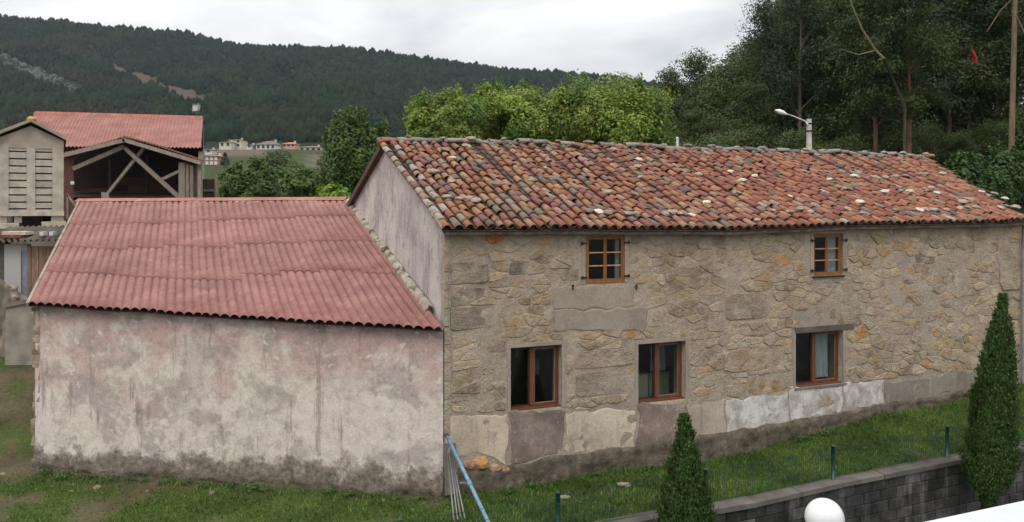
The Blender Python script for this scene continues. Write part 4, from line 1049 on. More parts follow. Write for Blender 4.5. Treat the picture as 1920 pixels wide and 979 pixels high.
for px, py, r, lb in ((1604, 333, 0.13, 'white stone on the right part of the tiled roof, largest of the white ones'), (1391, 338, 0.10, 'long white stone on the middle of the tiled roof'), (1325, 376, 0.085, 'pale stone right of the middle of the tiled roof'), (1123, 396, 0.09, 'white stone just above the eave over the left upper window'),
                  (1198, 300, 0.10, 'white stone high on the tiled roof below the ridge'), (849, 296, 0.07, 'small white stone at the left end of the tiled roof near the ridge'), (1297, 399, 0.08, 'white stone above the eave right of the first upper window'), (1660, 361, 0.11, 'white stone on the right part of the roof, left of a pair'),
                  (1706, 361, 0.11, 'white stone on the right part of the roof, right of a pair'), (1757, 363, 0.08, 'cream stone on the tiled roof right of the pair of white stones'), (1841, 362, 0.09, 'white stone on the roof beside the right verge'), (1884, 374, 0.09, 'white stone near the lower end of the right verge'),
                  (1878, 393, 0.10, 'whitish stone above the eave at the right end of the roof'), (1725, 395, 0.09, 'pinkish white stone just above the eave right of the second upper window'), (1613, 380, 0.09, 'pinkish white stone low on the roof above the second upper window'), (1555, 337, 0.07, 'small white stone left of the largest white roof stone'),
                  (1768, 326, 0.11, 'whitish stone by the right verge, high on the roof'), (1483, 369, 0.07, 'small white stone low on the roof near its middle'), (1370, 322, 0.07, 'slim whitish stone on the roof above the long white stone'), (1415, 330, 0.07, 'pale stone on the roof just right of the long white stone')):
    roof_stone(px, py, r, tuple(c * tr_.uniform(0.85, 1.05) for c in WH), lb, None)
grey = [(875, 275), (910, 268), (948, 268), (834, 282), (812, 322), (846, 340), (838, 370), (880, 372), (893, 376), (862, 373), (930, 345), (998, 338), (1022, 315), (1037, 335), (1150, 282), (1195, 312), (1200, 330), (1240, 275), (1310, 325), (1140, 358), (1190, 361), (1262, 395), (1248, 398), (1276, 397), (1180, 398), (1195, 396), (1105, 395), (1140, 397), (1392, 305), (1392, 345), (1385, 360), (1450, 392), (1480, 395), (1420, 408),
        (1625, 336), (1642, 334), (1660, 333), (1680, 332), (1700, 331), (1722, 327), (1735, 326), (1640, 363), (1690, 358), (1735, 355), (1745, 352), (1570, 352), (1585, 354), (1595, 356), (1590, 392), (1618, 400), (1680, 395), (1735, 394), (1750, 395), (1775, 395), (1800, 391), (1815, 390), (1830, 390), (1890, 391), (1905, 391), (1865, 365), (1805, 380), (1650, 388), (1500, 390), (1520, 396)]
for px, py in grey:
    k = tr_.uniform(0.8, 1.5); roof_stone(px, py, tr_.uniform(0.055, 0.11), (0.195 * k, 0.175 * k, 0.155 * k), 'grey weathered stone lying loose on the clay tile roof', 'grey stones on the tiled roof')
for k in range(22):
    u = 0.5 + k * (end_u(SR) - 0.7) / 21 + tr_.uniform(-0.15, 0.15); c = tr_.uniform(0.7, 1.5); r = tr_.uniform(0.05, 0.10)
    m = MB(); v, f = icorock((0, 0, 0), r, 500 + k, (1.5, 0.9, 0.5), 2); m.add(v, f, (0.22 * c, 0.20 * c, 0.18 * c))
    o = link('ridge_stone', m.mesh('ridge_stone', M['stone'], False)); o.location = W(u, roof_z(u, SR) + 0.12 + r * 0.25, -SR + tr_.uniform(-0.02, 0.05)); o.rotation_euler = (0, 0, tr_.random() * 6)
    tag(o, 'grey lichened stone set along the ridge of the tiled roof', 'stone', 'stones along the roof ridge')
# ------------------------------------------------------------------ the rendered shed against the gable
SA = Vector((A.x - 0.02, A.y - 0.02, 0)); SBc = P(66, 570, 16.2); SBc.z = 0
SD = (SBc - SA); SLEN = SD.length; SD = SD / SLEN; SN = Vector((SD.y, -SD.x, 0))   # along the wall to the left, outward
if SN.y > 0: SN = -SN
def S(a, z, n=0.0): return Vector((SA.x + SD.x * a + SN.x * n, SA.y + SD.y * a + SN.y * n, z))
shed = thing('rendered_shed', S(SLEN / 2, -0.25), 'low shed with worn pinkish render and a red corrugated roof', 'shed')
E_R, E_L, R_R, R_L = P(832, 615, 14.28), P(53, 568, 16.02), P(651, 374, 23.2), P(150, 377, 24.1)
def shed_top(a):
    t = a / SLEN; return (E_R.z * (1 - t) + E_L.z * t) - 0.015
sw = MB()
def sfn(a, b):
    x = SLEN * a; z = -0.9 + (shed_top(x) + 0.9) * b
    return S(x, z, 0.014 * nz(x, z, 2, 0.7) + 0.007 * nz(x, z, 5, 4) - (0.02 if b == 1 else 0))
sw.grid(sfn, 90, 36)
front_s = sw.build('front_wall', M['shedwall'], shed, True)
L_dir = Vector((R_L.x - E_L.x, R_L.y - E_L.y, 0)).normalized()
m = MB(); q0 = S(SLEN - 0.02, 0, -0.02); q1 = Vector((q0.x, q0.y, 0)) + L_dir * 8.2
m.add([(q0.x, q0.y, -0.9), (q1.x, q1.y, -0.9), (q1.x, q1.y, R_L.z - 0.12), (q0.x, q0.y, E_L.z - 0.1)], [(0, 1, 2, 3)])
q2 = A - DN * 8.9
m.add([(q1.x, q1.y, -0.9), (q2.x, q2.y, -0.9), (q2.x, q2.y, R_R.z - 0.12), (q1.x, q1.y, R_L.z - 0.12)], [(0, 1, 2, 3)])
m.build('side_wall', M['shedwall'], shed)
# rubble edge at the left corner where the render has come away
zc = -0.3
while zc < shed_top(SLEN) - 0.12:
    h = rnd.uniform(0.12, 0.3); h = min(h, shed_top(SLEN) - 0.1 - zc + 0.02); m = MB(); k = rnd.uniform(0.5, 1.15); j = lambda q=0.025: rnd.uniform(-q, q); o0, o1 = SLEN - 0.1, SLEN + rnd.uniform(0.03, 0.10)
    m.hexa([S(o0, zc, 0.0 + j(0.01)), S(o1 + j(), zc + j(0.02), 0.0 + j(0.02)), S(o1 + j(), zc, -0.3), S(o0, zc, -0.3), S(o0, zc + h - 0.012, -0.005), S(o1 + j(), zc + h - 0.012 + j(0.02), -0.01 + j(0.02)), S(o1 + j(), zc + h - 0.012, -0.3), S(o0, zc + h - 0.012, -0.3)], (0.24 * k, 0.20 * k, 0.155 * k)); m.build('corner_stone', M['stone'], shed); zc += h
ft = MB()
def sff(a, b):
    x = -0.1 + (SLEN + 0.16) * a; p = S(x, 0, 0.1); bot = gz(p.x, p.y) - 0.15; top = bot + 0.26 + 0.10 * nz(x, 0, 1, 1.3) + 0.14 * nz(x, 0, 4, 4.0) + 0.06 * nz(x, 0, 6, 11.0)
    bulge = 0.02 + 0.06 * (0.5 + nz(x, b * 2, 4, 1.9)) + 0.04 * nz(x, b * 3, 2, 6) + 0.02 * nz(x, b * 3, 7, 13)
    if b >= 1.0: return S(x, top + 0.03, -0.03)
    if b > 0.85: return S(x, top + 0.015, bulge * 0.3)
    return S(x, bot + (top - bot) * b / 0.85, max(0.01, bulge * (1.3 - 0.75 * b)))
ft.grid(sff, 240, 9); ft.build('footing', M['footing'], shed, True)
# corrugated sheets in courses, each sheet a piece; laps step a little from column to column
NC, WV = 9, 5                                              # columns of sheets, waves per sheet
def S2(t, v):                                               # t: 0 right .. 1 left, v: 0 eave .. 1 ridge
    a = E_R.lerp(E_L, t); b = R_R.lerp(R_L, t); p = a.lerp(b, v); p.z += -0.05 * math.sin(math.pi * v) * math.sin(math.pi * t) + 0.02 * nz(t * 8, v * 6, 1, 1); return p
rs = random.Random(3); sh_roof = MB()
sh_roof.grid(lambda a, b: S2(1 - a, b) - Vector((0, 0, 0.075)), 20, 10)
sroof = sh_roof.build('roof', M['dark_wood'], shed)
nsamp = 8
for c in range(NC):
    laps = [0.0] + [(k / 4) + rs.uniform(-0.012, 0.012) - 0.06 * (c - 4) / 4 for k in (1, 2, 3)] + [1.0]
    laps[1] += 0.03 * math.sin(c); jit = rs.uniform(-0.012, 0.012)
    for r in range(4):
        v0, v1 = laps[r] - (0.0 if r else 0.004 + jit * 0.3), min(1.0, laps[r + 1] + 0.018)
        t0, t1 = c / NC - (0.004 if c else 0), (c + 1) / NC; k = rs.uniform(0.95, 1.05); m = MB(); N_ = WV * nsamp; V = []; lift = rs.uniform(0.0, 0.004)
        for j in range(4):
            v = v0 + (v1 - v0) * j / 3
            for i in range(N_ + 1):
                f = i / N_; p = S2(t0 + (t1 - t0) * f, v); z = 0.056 * abs(math.sin(math.pi * f * WV)) ** 0.8 - 0.026 + 0.017 * (1 - j / 3) + 0.003 * (c % 2) + lift * (1 - j / 3)
                V.append((p.x, p.y, p.z + z))
        n1 = N_ + 1; F = [(j * n1 + i, (j + 1) * n1 + i, (j + 1) * n1 + i + 1, j * n1 + i + 1) for j in range(3) for i in range(N_)]
        b = len(V); V += [(x, y, z - 0.009) for (x, y, z) in V[:n1]]; F += [(i, i + 1, b + i + 1, b + i) for i in range(N_)]
        m.add(V, F, (k, k * rs.uniform(0.98, 1.02), k)); me_ = m.build('corrugated_sheet', M['red_corrugated'], sroof, True).data
        ev_ = {i for i in range(N_ + 1) if i % nsamp == 0}
        sh_ = np.zeros(len(me_.edges), bool)
        for e_ in me_.edges:
            a_, b_ = e_.vertices
            if a_ < 4 * n1 and b_ < 4 * n1 and a_ % n1 == b_ % n1 and (a_ % n1) in ev_: sh_[e_.index] = True
        at_ = me_.attributes.new('sharp_edge', 'BOOLEAN', 'EDGE'); at_.data.foreach_set('value', sh_)
for k in range(9):                                         # ridge caps with white mortar showing under them
    a, b = R_R.lerp(R_L, k / 9), R_R.lerp(R_L, (k + 1) / 9 + 0.006); m = MB(); q = 0.95 + rs.random() * 0.25
    up = Vector((0, 0, 1)); fr = Vector((SN.x, SN.y, 0)); j = Vector((0, 0, rs.uniform(0, 0.012)))
    m.add([a + fr * 0.2 - up * 0.02 + j, b + fr * 0.2 - up * 0.02 + j, b + up * 0.075 + j, a + up * 0.075 + j, a - fr * 0.2 - up * 0.03 + j, b - fr * 0.2 - up * 0.03 + j], [(0, 1, 2, 3), (3, 2, 5, 4)], (q * 1.25, q * 1.1, q)); m.build('ridge_cap', M['red_corrugated'], sroof)
m = MB(); fr = Vector((SN.x, SN.y, 0))
for k in range(40):
    c = R_R.lerp(R_L, (k + 0.5) / 40); v, f = icorock(c + fr * 0.22 + Vector((0, 0, -0.065)), rs.uniform(0.03, 0.065), k, (1.5, 0.8, 0.6)); g_ = rs.uniform(0.8, 1.1); m.add(v, f, (0.5 * g_, 0.45 * g_, 0.38 * g_))
tag(m.build('ridge_mortar', M['stone'], shed, True), kind='stuff')
m = MB(); m.bar(E_L + Vector((-0.02, 0, -0.03)), R_L + Vector((-0.02, 0, 0.0)), 0.05, 0.07, tint=(1.0, 0.9, 0.8)); m.build('verge_strip', M['concrete'], shed)
m = MB()                                                   # lumpy mortar fillet where the sheets meet the gable
def fifn(a, b):
    v = 0.08 + 0.885 * a; p = S2(0.0, v); k = nz(p.x * 1, p.y, b, 3.2) * 0.04 + nz(p.x, p.y, b + 5, 11.0) * 0.03; wd_ = 0.13 - 0.03 * a
    q = [(wd_, 0.0), (wd_ * 0.95, 0.05), (wd_ * 0.6, 0.08), (0.04, 0.10), (-0.02, 0.11)][min(4, int(round(b * 4)))]
    return p - DU * (q[0] + k * 0.6) + UP * (q[1] + k)
m.grid(fifn, 220, 4)
for i in range(len(m.v)):
    k = mnoise.noise(Vector(m.v[i]) * 4.2) + 0.7 * mnoise.noise(Vector(m.v[i]) * 12.0); m.t[i] = (0.38, 0.37, 0.335) if k > 0.12 else ((0.21, 0.205, 0.185) if k > -0.1 else (0.06, 0.06, 0.058))
tag(m.build('mortar_fillet', M['stone'], house, True), kind='stuff')

# ------------------------------------------------------------------ folded rotary clothes line leaning at the corner
cl = thing('folded_clothes_line', P(921, 988, 13.15), 'folded rotary clothes line with blue pole and grey arms leaning at the house corner', 'clothes line')
top, bot = P(838, 818, 14.28), P(921, 990, 13.15)
m = MB(); m.tube([bot, bot.lerp(top, 0.5), top], 0.034, 10); pole = m.build('pole', M['blue_paint'], cl, True)
m = MB(); d = (top - bot).normalized(); m.tube([top - d * 0.005, top + d * 0.05], [0.042, 0.036], 10); m.build('cap', M['green_post'], pole, True)
hub = bot.lerp(top, 0.47)
m = MB(); m.tube([hub - d * 0.05, hub + d * 0.05], 0.046, 10); m.build('collar', M['blue_paint'], pole, True)
for i, (ax, ay, bx, by) in enumerate(((838, 848, 854, 1000), (842, 846, 862, 1005), (845, 850, 869, 1003), (848, 858, 877, 998))):
    m = MB(); t_ = P(ax, ay, 14.15); b_ = P(bx, by, 13.3 + 0.03 * i)
    m.tube([b_, t_], 0.012 if i % 2 else 0.015, 7, tint=(1.0, 0.97, 0.95) if i % 2 else (0.75, 0.7, 0.68)); m.build('arm', M['grey_metal'], cl, True)
a_ = P(862, 905, 13.78)
m = MB(); m.bar(hub, a_, 0.02, 0.02); m.build('strut', M['grey_metal'], cl)
m = MB(); m.bar(P(840, 850, 14.15), P(845, 838, 14.16), 0.05, 0.03); m.build('hinge_plate', M['grey_metal'], cl)

# ------------------------------------------------------------------ stone granary at the left edge (gable end towards us)
YG = 25.0
gran = thing('stone_granary', P(58, 425, YG), 'raised stone granary with slotted end wall at the left edge of the picture', 'granary')
GYD = Vector((-0.50, 0.866, 0)).normalized(); GXD = Vector((0.866, 0.50, 0)).normalized()
sc_ = YG / FPX
def G(px, py, back=0.0): p = P(px, py, YG); o = P(58, 382, YG); return Vector((o.x, o.y, 0)) + GXD * ((p.x - o.x) * 0.862) + GYD * back + Vector((0, 0, p.z))
def gbox(name, x0, x1, y0, y1, b0, b1, mat='granite', tint=(1, 1, 1), par=None):
    m = MB(); m.hexa([G(x0, y1, b0), G(x1, y1, b0), G(x1, y1, b1), G(x0, y1, b1), G(x0, y0, b0), G(x1, y0, b0), G(x1, y0, b1), G(x0, y0, b1)], tint); return m.build(name, M[mat], par or gran)
for x0, x1, t in ((-6, 17, (0.92, 0.9, 0.9)), (50, 66, (1.0, 0.97, 0.98)), (98, 120, (0.95, 0.93, 0.88))):
    gbox('stone_post', x0, x1, 278, 404, 0, 0.22, tint=t)
gbox('stone_beam', -6, 120, 404, 417 - 13, -0.02, 0.24) if False else None
gbox('sill_beam', -7, 121, 397, 405, -0.03, 0.26, tint=(1.02, 1.0, 0.96))
for x0, x1 in ((17, 50), (66, 98)):
    ys = [278, 284.5, 298, 311.5, 325, 338.5, 352, 365.5, 379, 391.5, 397]
    for a, b in zip(ys[:-1], ys[1:]):
        k = rnd.uniform(0.88, 1.08); gbox('stone_slat', x0 + 0.2, x1 - 0.2, a + (1.5 if a > 280 else 0), b - (1.2 if b < 396 else 0.05), 0.03, 0.16, tint=(k, k * 0.98, k * 0.97))
m = MB(); m.prism([G(-6, 278, 0.0), G(120, 278, 0.0), G(120, 262, 0.0), G(58, 236, 0.0), G(-6, 262, 0.0)], GYD * 0.2, (0.88, 0.82, 0.79)); m.build('gable_stone', M['granite'], gran)
m = MB(); m.hexa([G(-5, 404, 0.23), G(119, 404, 0.23), G(119, 404, 5), G(-5, 404, 5), G(-5, 262, 0.23), G(119, 262, 0.23), G(119, 262, 5), G(-5, 262, 5)], (0.45, 0.42, 0.4)); m.build('body', M['granite'], gran)
for sgn, e, ey in ((-1, -18, 263), (1, 126, 262)):
    m = MB(); m.hexa([G(58, 229, -0.22), G(e, ey, -0.22), G(e, ey, 5.2), G(58, 229, 5.2), G(58, 224, -0.22), G(e, ey - 7, -0.22), G(e, ey - 7, 5.2), G(58, 224, 5.2)], (0.72, 0.70, 0.64)); m.build('roof_slab', M['granite'], gran)
m = MB(); v, f = icorock(G(60, 224, -0.1), 0.13, 4, (1.1, 1, 0.7), 2); m.add(v, f, (1.1, 0.75, 0.22)); m.build('ridge_stone', M['granite'], gran, True)
for (x0, x1) in ((27, 41), (96, 120), (-8, 14)): gbox('support_pillar', x0, x1, 405, 418, 0.05, 0.35, tint=(0.8, 0.78, 0.76))
gbox('base_slab', -12, 36, 418, 428, -0.35, 0.9, tint=(1.0, 0.98, 0.86)); gbox('base_slab', 78, 124, 416, 427, -0.35, 0.9, tint=(1.0, 0.98, 0.86))
gbox('base_wall', -12, 122, 428, 640, 0.0, 4.8, tint=(0.55, 0.5, 0.46)); gbox('rear_support', 36, 78, 405, 428, 2.0, 4.5, tint=(0.3, 0.28, 0.26))

# ------------------------------------------------------------------ little outbuilding below the granary
YO = 22.3
ob = thing('lean_to_outbuilding', P(60, 560, YO), 'small lean-to with white wall, plank panel and dark corrugated roof edge', 'outbuilding')
def O(px, py, dy=0.0): return P(px, py, YO) + Vector((0, dy, 0))
def obox(name, x0, x1, y0, y1, d0, d1, mat, tint=(1, 1, 1)):
    m = MB(); m.hexa([O(x0, y1, d0), O(x1, y1, d0), O(x1, y1, d1), O(x0, y1, d1), O(x0, y0, d0), O(x1, y0, d0), O(x1, y0, d1), O(x0, y0, d1)], tint); return m.build(name, M[mat], ob)
obox('white_wall', 8, 39, 458, 640, 0.0, 0.2, 'house_paint', (0.72, 0.72, 0.74)); obox('dark_wall', -30, 8, 452, 640, 0.1, 0.3, 'concrete', (0.4, 0.38, 0.35))
obox('door', 39, 51, 470, 640, 0.04, 0.12, 'grey_metal', (0.9, 0.95, 1.15)); obox('wall_strip', 39, 51, 458, 470, 0.0, 0.2, 'house_paint', (0.6, 0.58, 0.56))
for k in range(8):
    q = rnd.uniform(0.75, 1.25); obox('plank', 51.5 + k * 7, 57.9 + k * 7, 462, 640, 0.0 + 0.01 * (k % 2), 0.06, 'grey_wood', (q * 1.05, q * 0.8, q * 0.68))
m = MB(); cw = []
for i in range(0, 85):
    px = -30 + i * 1.9; zc_ = 0.045 * math.cos(i * 2 * math.pi / 6)
    cw.append((px, zc_))
V = []; F = []
for px, z in cw: p = O(px, 452 - (px - 10) * 0.02, -0.35); V.append((p.x, p.y, p.z + z)); p = O(px, 428 - (px - 10) * 0.02, 1.2); V.append((p.x, p.y, p.z + z)); 
for i in range(len(cw) - 1): F.append((2 * i, 2 * i + 2, 2 * i + 3, 2 * i + 1))
m.add(V, F, (0.42, 0.39, 0.36)); m.build('roof_sheet', M['concrete'], ob, True)
obox('roof_ballast', 10, 54, 434, 440, -0.15, 0.25, 'granite', (1.2, 1.1, 1.05)); obox('red_board', 8, 50, 441, 447, -0.3, -0.1, 'cloth_red') if False else obox('red_board', 10, 50, 440, 446, -0.25, 0.0, 'red_corrugated', (0.6, 0.4, 0.4))
for px in (82, 100): obox('skylight', px, px + 7, 434, 441, -0.20, 0.0, 'house_paint', (0.9, 0.9, 0.9))
# concrete slab wall and rubble bank left of the shed
cs_ = thing('concrete_slab', P(37, 690, 20.8), 'grey upright concrete slab standing on the bank left of the shed', 'slab')
m = MB(); YS = 20.8
m.hexa([P(9, 694, YS), P(70, 694, YS), P(70, 694, YS) + Vector((0, 0.3, 0)), P(9, 694, YS) + Vector((0, 0.3, 0)), P(11, 574, YS), P(70, 562, YS), P(70, 562, YS) + Vector((0, 0.3, 0)), P(11, 574, YS) + Vector((0, 0.3, 0))], (0.95, 0.92, 0.86)); m.build('slab_face', M['concrete'], cs_)
m = MB(); m.hexa([P(9, 577, YS) + Vector((0, -0.05, 0)), P(72, 565, YS) + Vector((0, -0.05, 0)), P(72, 565, YS) + Vector((0, 0.35, 0)), P(9, 577, YS) + Vector((0, 0.35, 0)), P(9, 570, YS) + Vector((0, -0.05, 0)), P(72, 557, YS) + Vector((0, -0.05, 0)), P(72, 557, YS) + Vector((0, 0.35, 0)), P(9, 570, YS) + Vector((0, 0.35, 0))], (0.7, 0.66, 0.6)); m.build('coping', M['concrete'], cs_)
rb = thing('rubble_ramp', P(5, 690, 21.3), 'sloping rubble stone ramp wall at the left edge beside the concrete slab', 'ramp')
m = MB(); YR = 21.5
def rfn(a, b):
    px = -60 + 130 * a; top = 522 + 0.0 * px + max(0, px) * 0.72; py = 720 + (top - 720) * b; p = P(px, py, YR); return p + Vector((0, 0.12 * nz(px * 0.1, py * 0.05, 1, 1) + 0.05 * nz(px * 0.3, py * 0.2, 5, 1), 0))
m.grid(rfn, 40, 30, (0.82, 0.76, 0.66)); m.build('wall_face', M['concrete'], rb, True)
for k in range(26):
    a, b = rnd.random(), rnd.uniform(0.2, 1.0); p = rfn(a, b); v, f = icorock(p, rnd.uniform(0.08, 0.17), 40 + k, (1.2, 0.5, 0.8)); q = rnd.uniform(0.6, 1.2); m2 = MB(); m2.add(v, f, (0.25 * q, 0.215 * q, 0.17 * q)); m2.build('stone', M['stone'], rb, True)
# ------------------------------------------------------------------ open barn behind the shed
YB = 34.0
barn = thing('open_barn', P(230, 560, YB), 'open fronted barn with red corrugated roof and crossed timber braces', 'barn')
def B(px, py, dy=0.0): return P(px, py, YB + dy)
bm = MB(); V = []; F = []; NW = 290
e0, e1, r0, r1 = B(28, 274, 0.0), B(377, 277, 0.0), B(66, 212, 4.2), B(381, 221, 4.2)
for j in range(2):
    for i in range(NW + 1):
        t = i / NW; p = (e0.lerp(e1, t) if j == 0 else r0.lerp(r1, t)); V.append((p.x, p.y, p.z + 0.028 * math.cos(i * 2 * math.pi / 6)))
F = [(i, i + 1, NW + 2 + i, NW + 1 + i) for i in range(NW)]
bm.add(V, F, (1.12, 1.05, 1.02)); broof = bm.build('roof', M['red_corrugated'], barn, True)
bm = MB(); bm.add([r0, r1, r1 + Vector((r1.x * 0.112, 4.2, -1.7)), r0 + Vector((r0.x * 0.112, 4.2, -1.7))], [(0, 1, 2, 3)], (1, 1, 1)); bm.build('rear_roof', M['red_corrugated'], barn)
nr = 46
for k in range(nr):
    a, b = r0.lerp(r1, k / nr), r0.lerp(r1, (k + 0.93) / nr); m = MB(); q = rnd.uniform(0.9, 1.15); u_ = Vector((0, 0, 1))
    m.add([a + Vector((0, -0.17, -0.07)), b + Vector((0, -0.17, -0.07)), b + u_ * 0.09, a + u_ * 0.09, a + Vector((0, 0.16, -0.05)), b + Vector((0, 0.16, -0.05))], [(0, 1, 2, 3), (3, 2, 5, 4)], (q * 1.35, q * 1.0, q * 0.8)); m.build('ridge_tile', M['red_corrugated'], broof)
# right gable wall, back wall, floor
m = MB(); x1 = B(379, 0, 0).x; xb = P(376, 0, YB + 8).x
m.hexa([B(372, 620, 0.3), B(379, 620, 0.3), Vector((xb + 0.2, YB + 8, gz(x1, YB) - 1)), Vector((xb, YB + 8, gz(x1, YB) - 1)), B(372, 284, 0.3), B(379, 284, 0.3), Vector((xb + 0.2, YB + 8, B(0, 278, 0).z)), Vector((xb, YB + 8, B(0, 278, 0).z))], (0.75, 0.7, 0.64)); m.build('side_wall', M['granite'], barn)
m = MB(); m.add([Vector((x1 + 0.02, YB + 0.1, B(0, 280).z)), Vector((xb + 0.2, YB + 8, B(0, 280).z)), Vector((r1.x + 0.0, YB + 4.2, r1.z - 0.1))], [(0, 1, 2)], (0.8, 0.75, 0.68)); m.build('gable_panel', M['granite'], barn)
m = MB(); m.add([B(20, 620, 6.5), B(379, 620, 6.5), B(379, 262, 6.5), B(20, 262, 6.5)], [(0, 1, 2, 3)]); m.t = [(0.55, 0.6, 0.65)] * 4; m.build('back_wall', M['dark_wood'], barn)
m = MB(); m.hexa([B(20, 620, 0.4), B(24, 620, 0.4), B(24, 620, 6.4), B(20, 620, 6.4), B(20, 275, 0.4), B(24, 275, 0.4), B(24, 275, 6.4), B(20, 275, 6.4)]); m.build('side_wall', M['dark_wood'], barn)
m = MB(); m.hexa([B(20, 370, 0.6), B(370, 370, 0.6), B(370, 360, 6.4), B(20, 360, 6.4), B(20, 367, 0.6), B(370, 367, 0.6), B(370, 358, 6.4), B(20, 358, 6.4)]); m.build('loft_floor', M['dark_wood'], barn)
m = MB(); m.hexa([B(112, 620, -0.9), B(138, 620, -0.9), B(138, 620, -0.75), B(112, 620, -0.75), B(112, 292, -0.9), B(138, 292, -0.9), B(138, 292, -0.75), B(112, 292, -0.75)], (1.2, 0.9, 0.85)); m.build('brown_door_leaf', M['dark_wood'], barn)
m = MB(); m.hexa([B(132, 346, -0.95), B(139, 346, -0.95), B(139, 346, -0.9), B(132, 346, -0.9), B(132, 340, -0.95), B(139, 340, -0.95), B(139, 340, -0.9), B(132, 340, -0.9)]); m.build('white_plate', M['white_paint'], barn)
# a thing or two stored inside
for (a, b, c, d, z0) in ((150, 200, 352, 362, 2.5), (240, 345, 345, 362, 3.2), (225, 330, 330, 347, 4.6)):
    m = MB(); m.hexa([B(a, d, z0), B(b, d, z0), B(b, d, z0 + 0.8), B(a, d, z0 + 0.8), B(a, c + 3, z0), B(b, c, z0), B(b, c, z0 + 0.8), B(a, c + 3, z0 + 0.8)], (1.3, 1.2, 1.1)); m.build('stored_boards', M['dark_wood'], barn)
# sagging tiled porch gable in front
AP = (233, 258)
def porch(pts, nm):
    """pts: eave..ridge polyline in the photograph, tiles laid from front to back"""
    for r in range(5):
        m = MB(); V = []; F = []; n = len(pts)
        for j in range(2):
            for i, (x, y) in enumerate(pts):
                p = B(x, y, -1.15 + (r + j * 1.08) * 0.48); p.z += (0.0 if j == 0 else -0.02) + 0.05 + 0.03 * nz(x, r, 1, 0.3); V.append(p)
        F = [(i, i + 1, n + i + 1, n + i) for i in range(n - 1)]
        V2 = [Vector(v) - Vector((0, 0, 0.06)) for v in V[:n]]; b = len(V); V += V2; F += [(i, b + i, b + i + 1, i + 1) for i in range(n - 1)]
        q = rnd.uniform(0.8, 1.15); m.add(V, F, (0.27 * q, 0.15 * q, 0.11 * q)); m.build(nm, M['tile'], barn)
left = [(x, 288 - (x - 118) * 0.20 - 8.0 * ((x - 118) / 115) ** 2 + 1.2 * math.sin(x * 1.05)) for x in range(112, 236, 2)]
right = [(x, 257 + (x - 233) * 0.215 + 14 * ((x - 233) / 150) ** 1.6 + 1.3 * math.sin(x * 1.1)) for x in range(233, 384, 2)]
porch(left, 'porch_tiles'); porch(right, 'porch_tiles')
def beam(nm, a, b, w, tint=(1, 1, 1), d=-1.0, mat='grey_wood'):
    m = MB(); m.bar(B(a[0], a[1], d), B(b[0], b[1], d), w, w, up=(0, -1, 0), tint=tint); return m.build(nm, M[mat], barn)
beam('rafter', (116, 293), (235, 263), 0.15, (1.1, 1.05, 1.0), -1.12); beam('rafter', (231, 262), (378, 306), 0.15, (1.1, 1.05, 1.0), -1.12)
beam('tie_rafter', (138, 317), (233, 275), 0.17, (0.8, 0.75, 0.72), -0.9)
beam('brace', (195, 372), (270, 278), 0.12, (1.0, 0.95, 0.92), -0.7); beam('brace', (233, 276), (338, 372), 0.15, (0.95, 0.9, 0.86), -0.86)
beam('strut', (303, 337), (345, 317), 0.12, (0.9, 0.86, 0.82), -0.8)
for x, w, t, y0 in ((343, 0.26, 0.95, 305), (352, 0.14, 1.1, 307), (360, 0.13, 0.85, 310), (368, 0.12, 0.7, 310), (375, 0.14, 1.05, 309)):
    beam('post', (x, 620), (x, y0), w, (t, t * 0.95, t * 0.9), -0.9 + 0.1 * (x % 3))
beam('post', (206, 372), (206, 300), 0.1, (0.5, 0.48, 0.46), 1.5); beam('post', (275, 372), (275, 290), 0.1, (0.4, 0.38, 0.36), 2.5)
for a, b in (((125, 364), (146, 392)), ((127, 365), (127, 410))): beam('rail', a, b, 0.06, (1.1, 1.1, 1.1), -2.5)
m = MB(); m.hexa([B(190, 372, -0.8), B(205, 372, -0.8), B(205, 372, -0.5), B(190, 372, -0.5), B(190, 360, -0.8), B(203, 362, -0.8), B(203, 362, -0.5), B(190, 360, -0.5)], (0.6, 0.55, 0.6)); m.build('sack', M['granite'], barn)
# small plank hut at the barn's right
ht = thing('plank_hut', B(392, 560, 1.0), 'dark plank hut wall with a pale post beside the barn', 'hut')
for k in range(9):
    q = rnd.uniform(0.6, 1.0); m = MB(); a = 380 + k * 2.5; m.hexa([B(a, 620, 1.0), B(a + 2.4, 620, 1.0), B(a + 2.4, 620, 1.1), B(a, 620, 1.1), B(a, 336, 1.0), B(a + 2.4, 336, 1.0), B(a + 2.4, 336, 1.1), B(a, 336, 1.1)], (q * 0.9, q * 0.85, q * 0.9)); m.build('plank', M['dark_wood'], ht)
m = MB(); m.bar(B(404.5, 620, 0.95), B(404.5, 333, 0.95), 0.07, 0.07, tint=(1.2, 1.1, 1.0)); m.build('post', M['grey_wood'], ht)
m = MB(); m.bar(B(380, 357, 0.95), B(404, 357, 0.95), 0.05, 0.1, tint=(0.8, 0.8, 0.85)); m.build('rail', M['grey_wood'], ht)

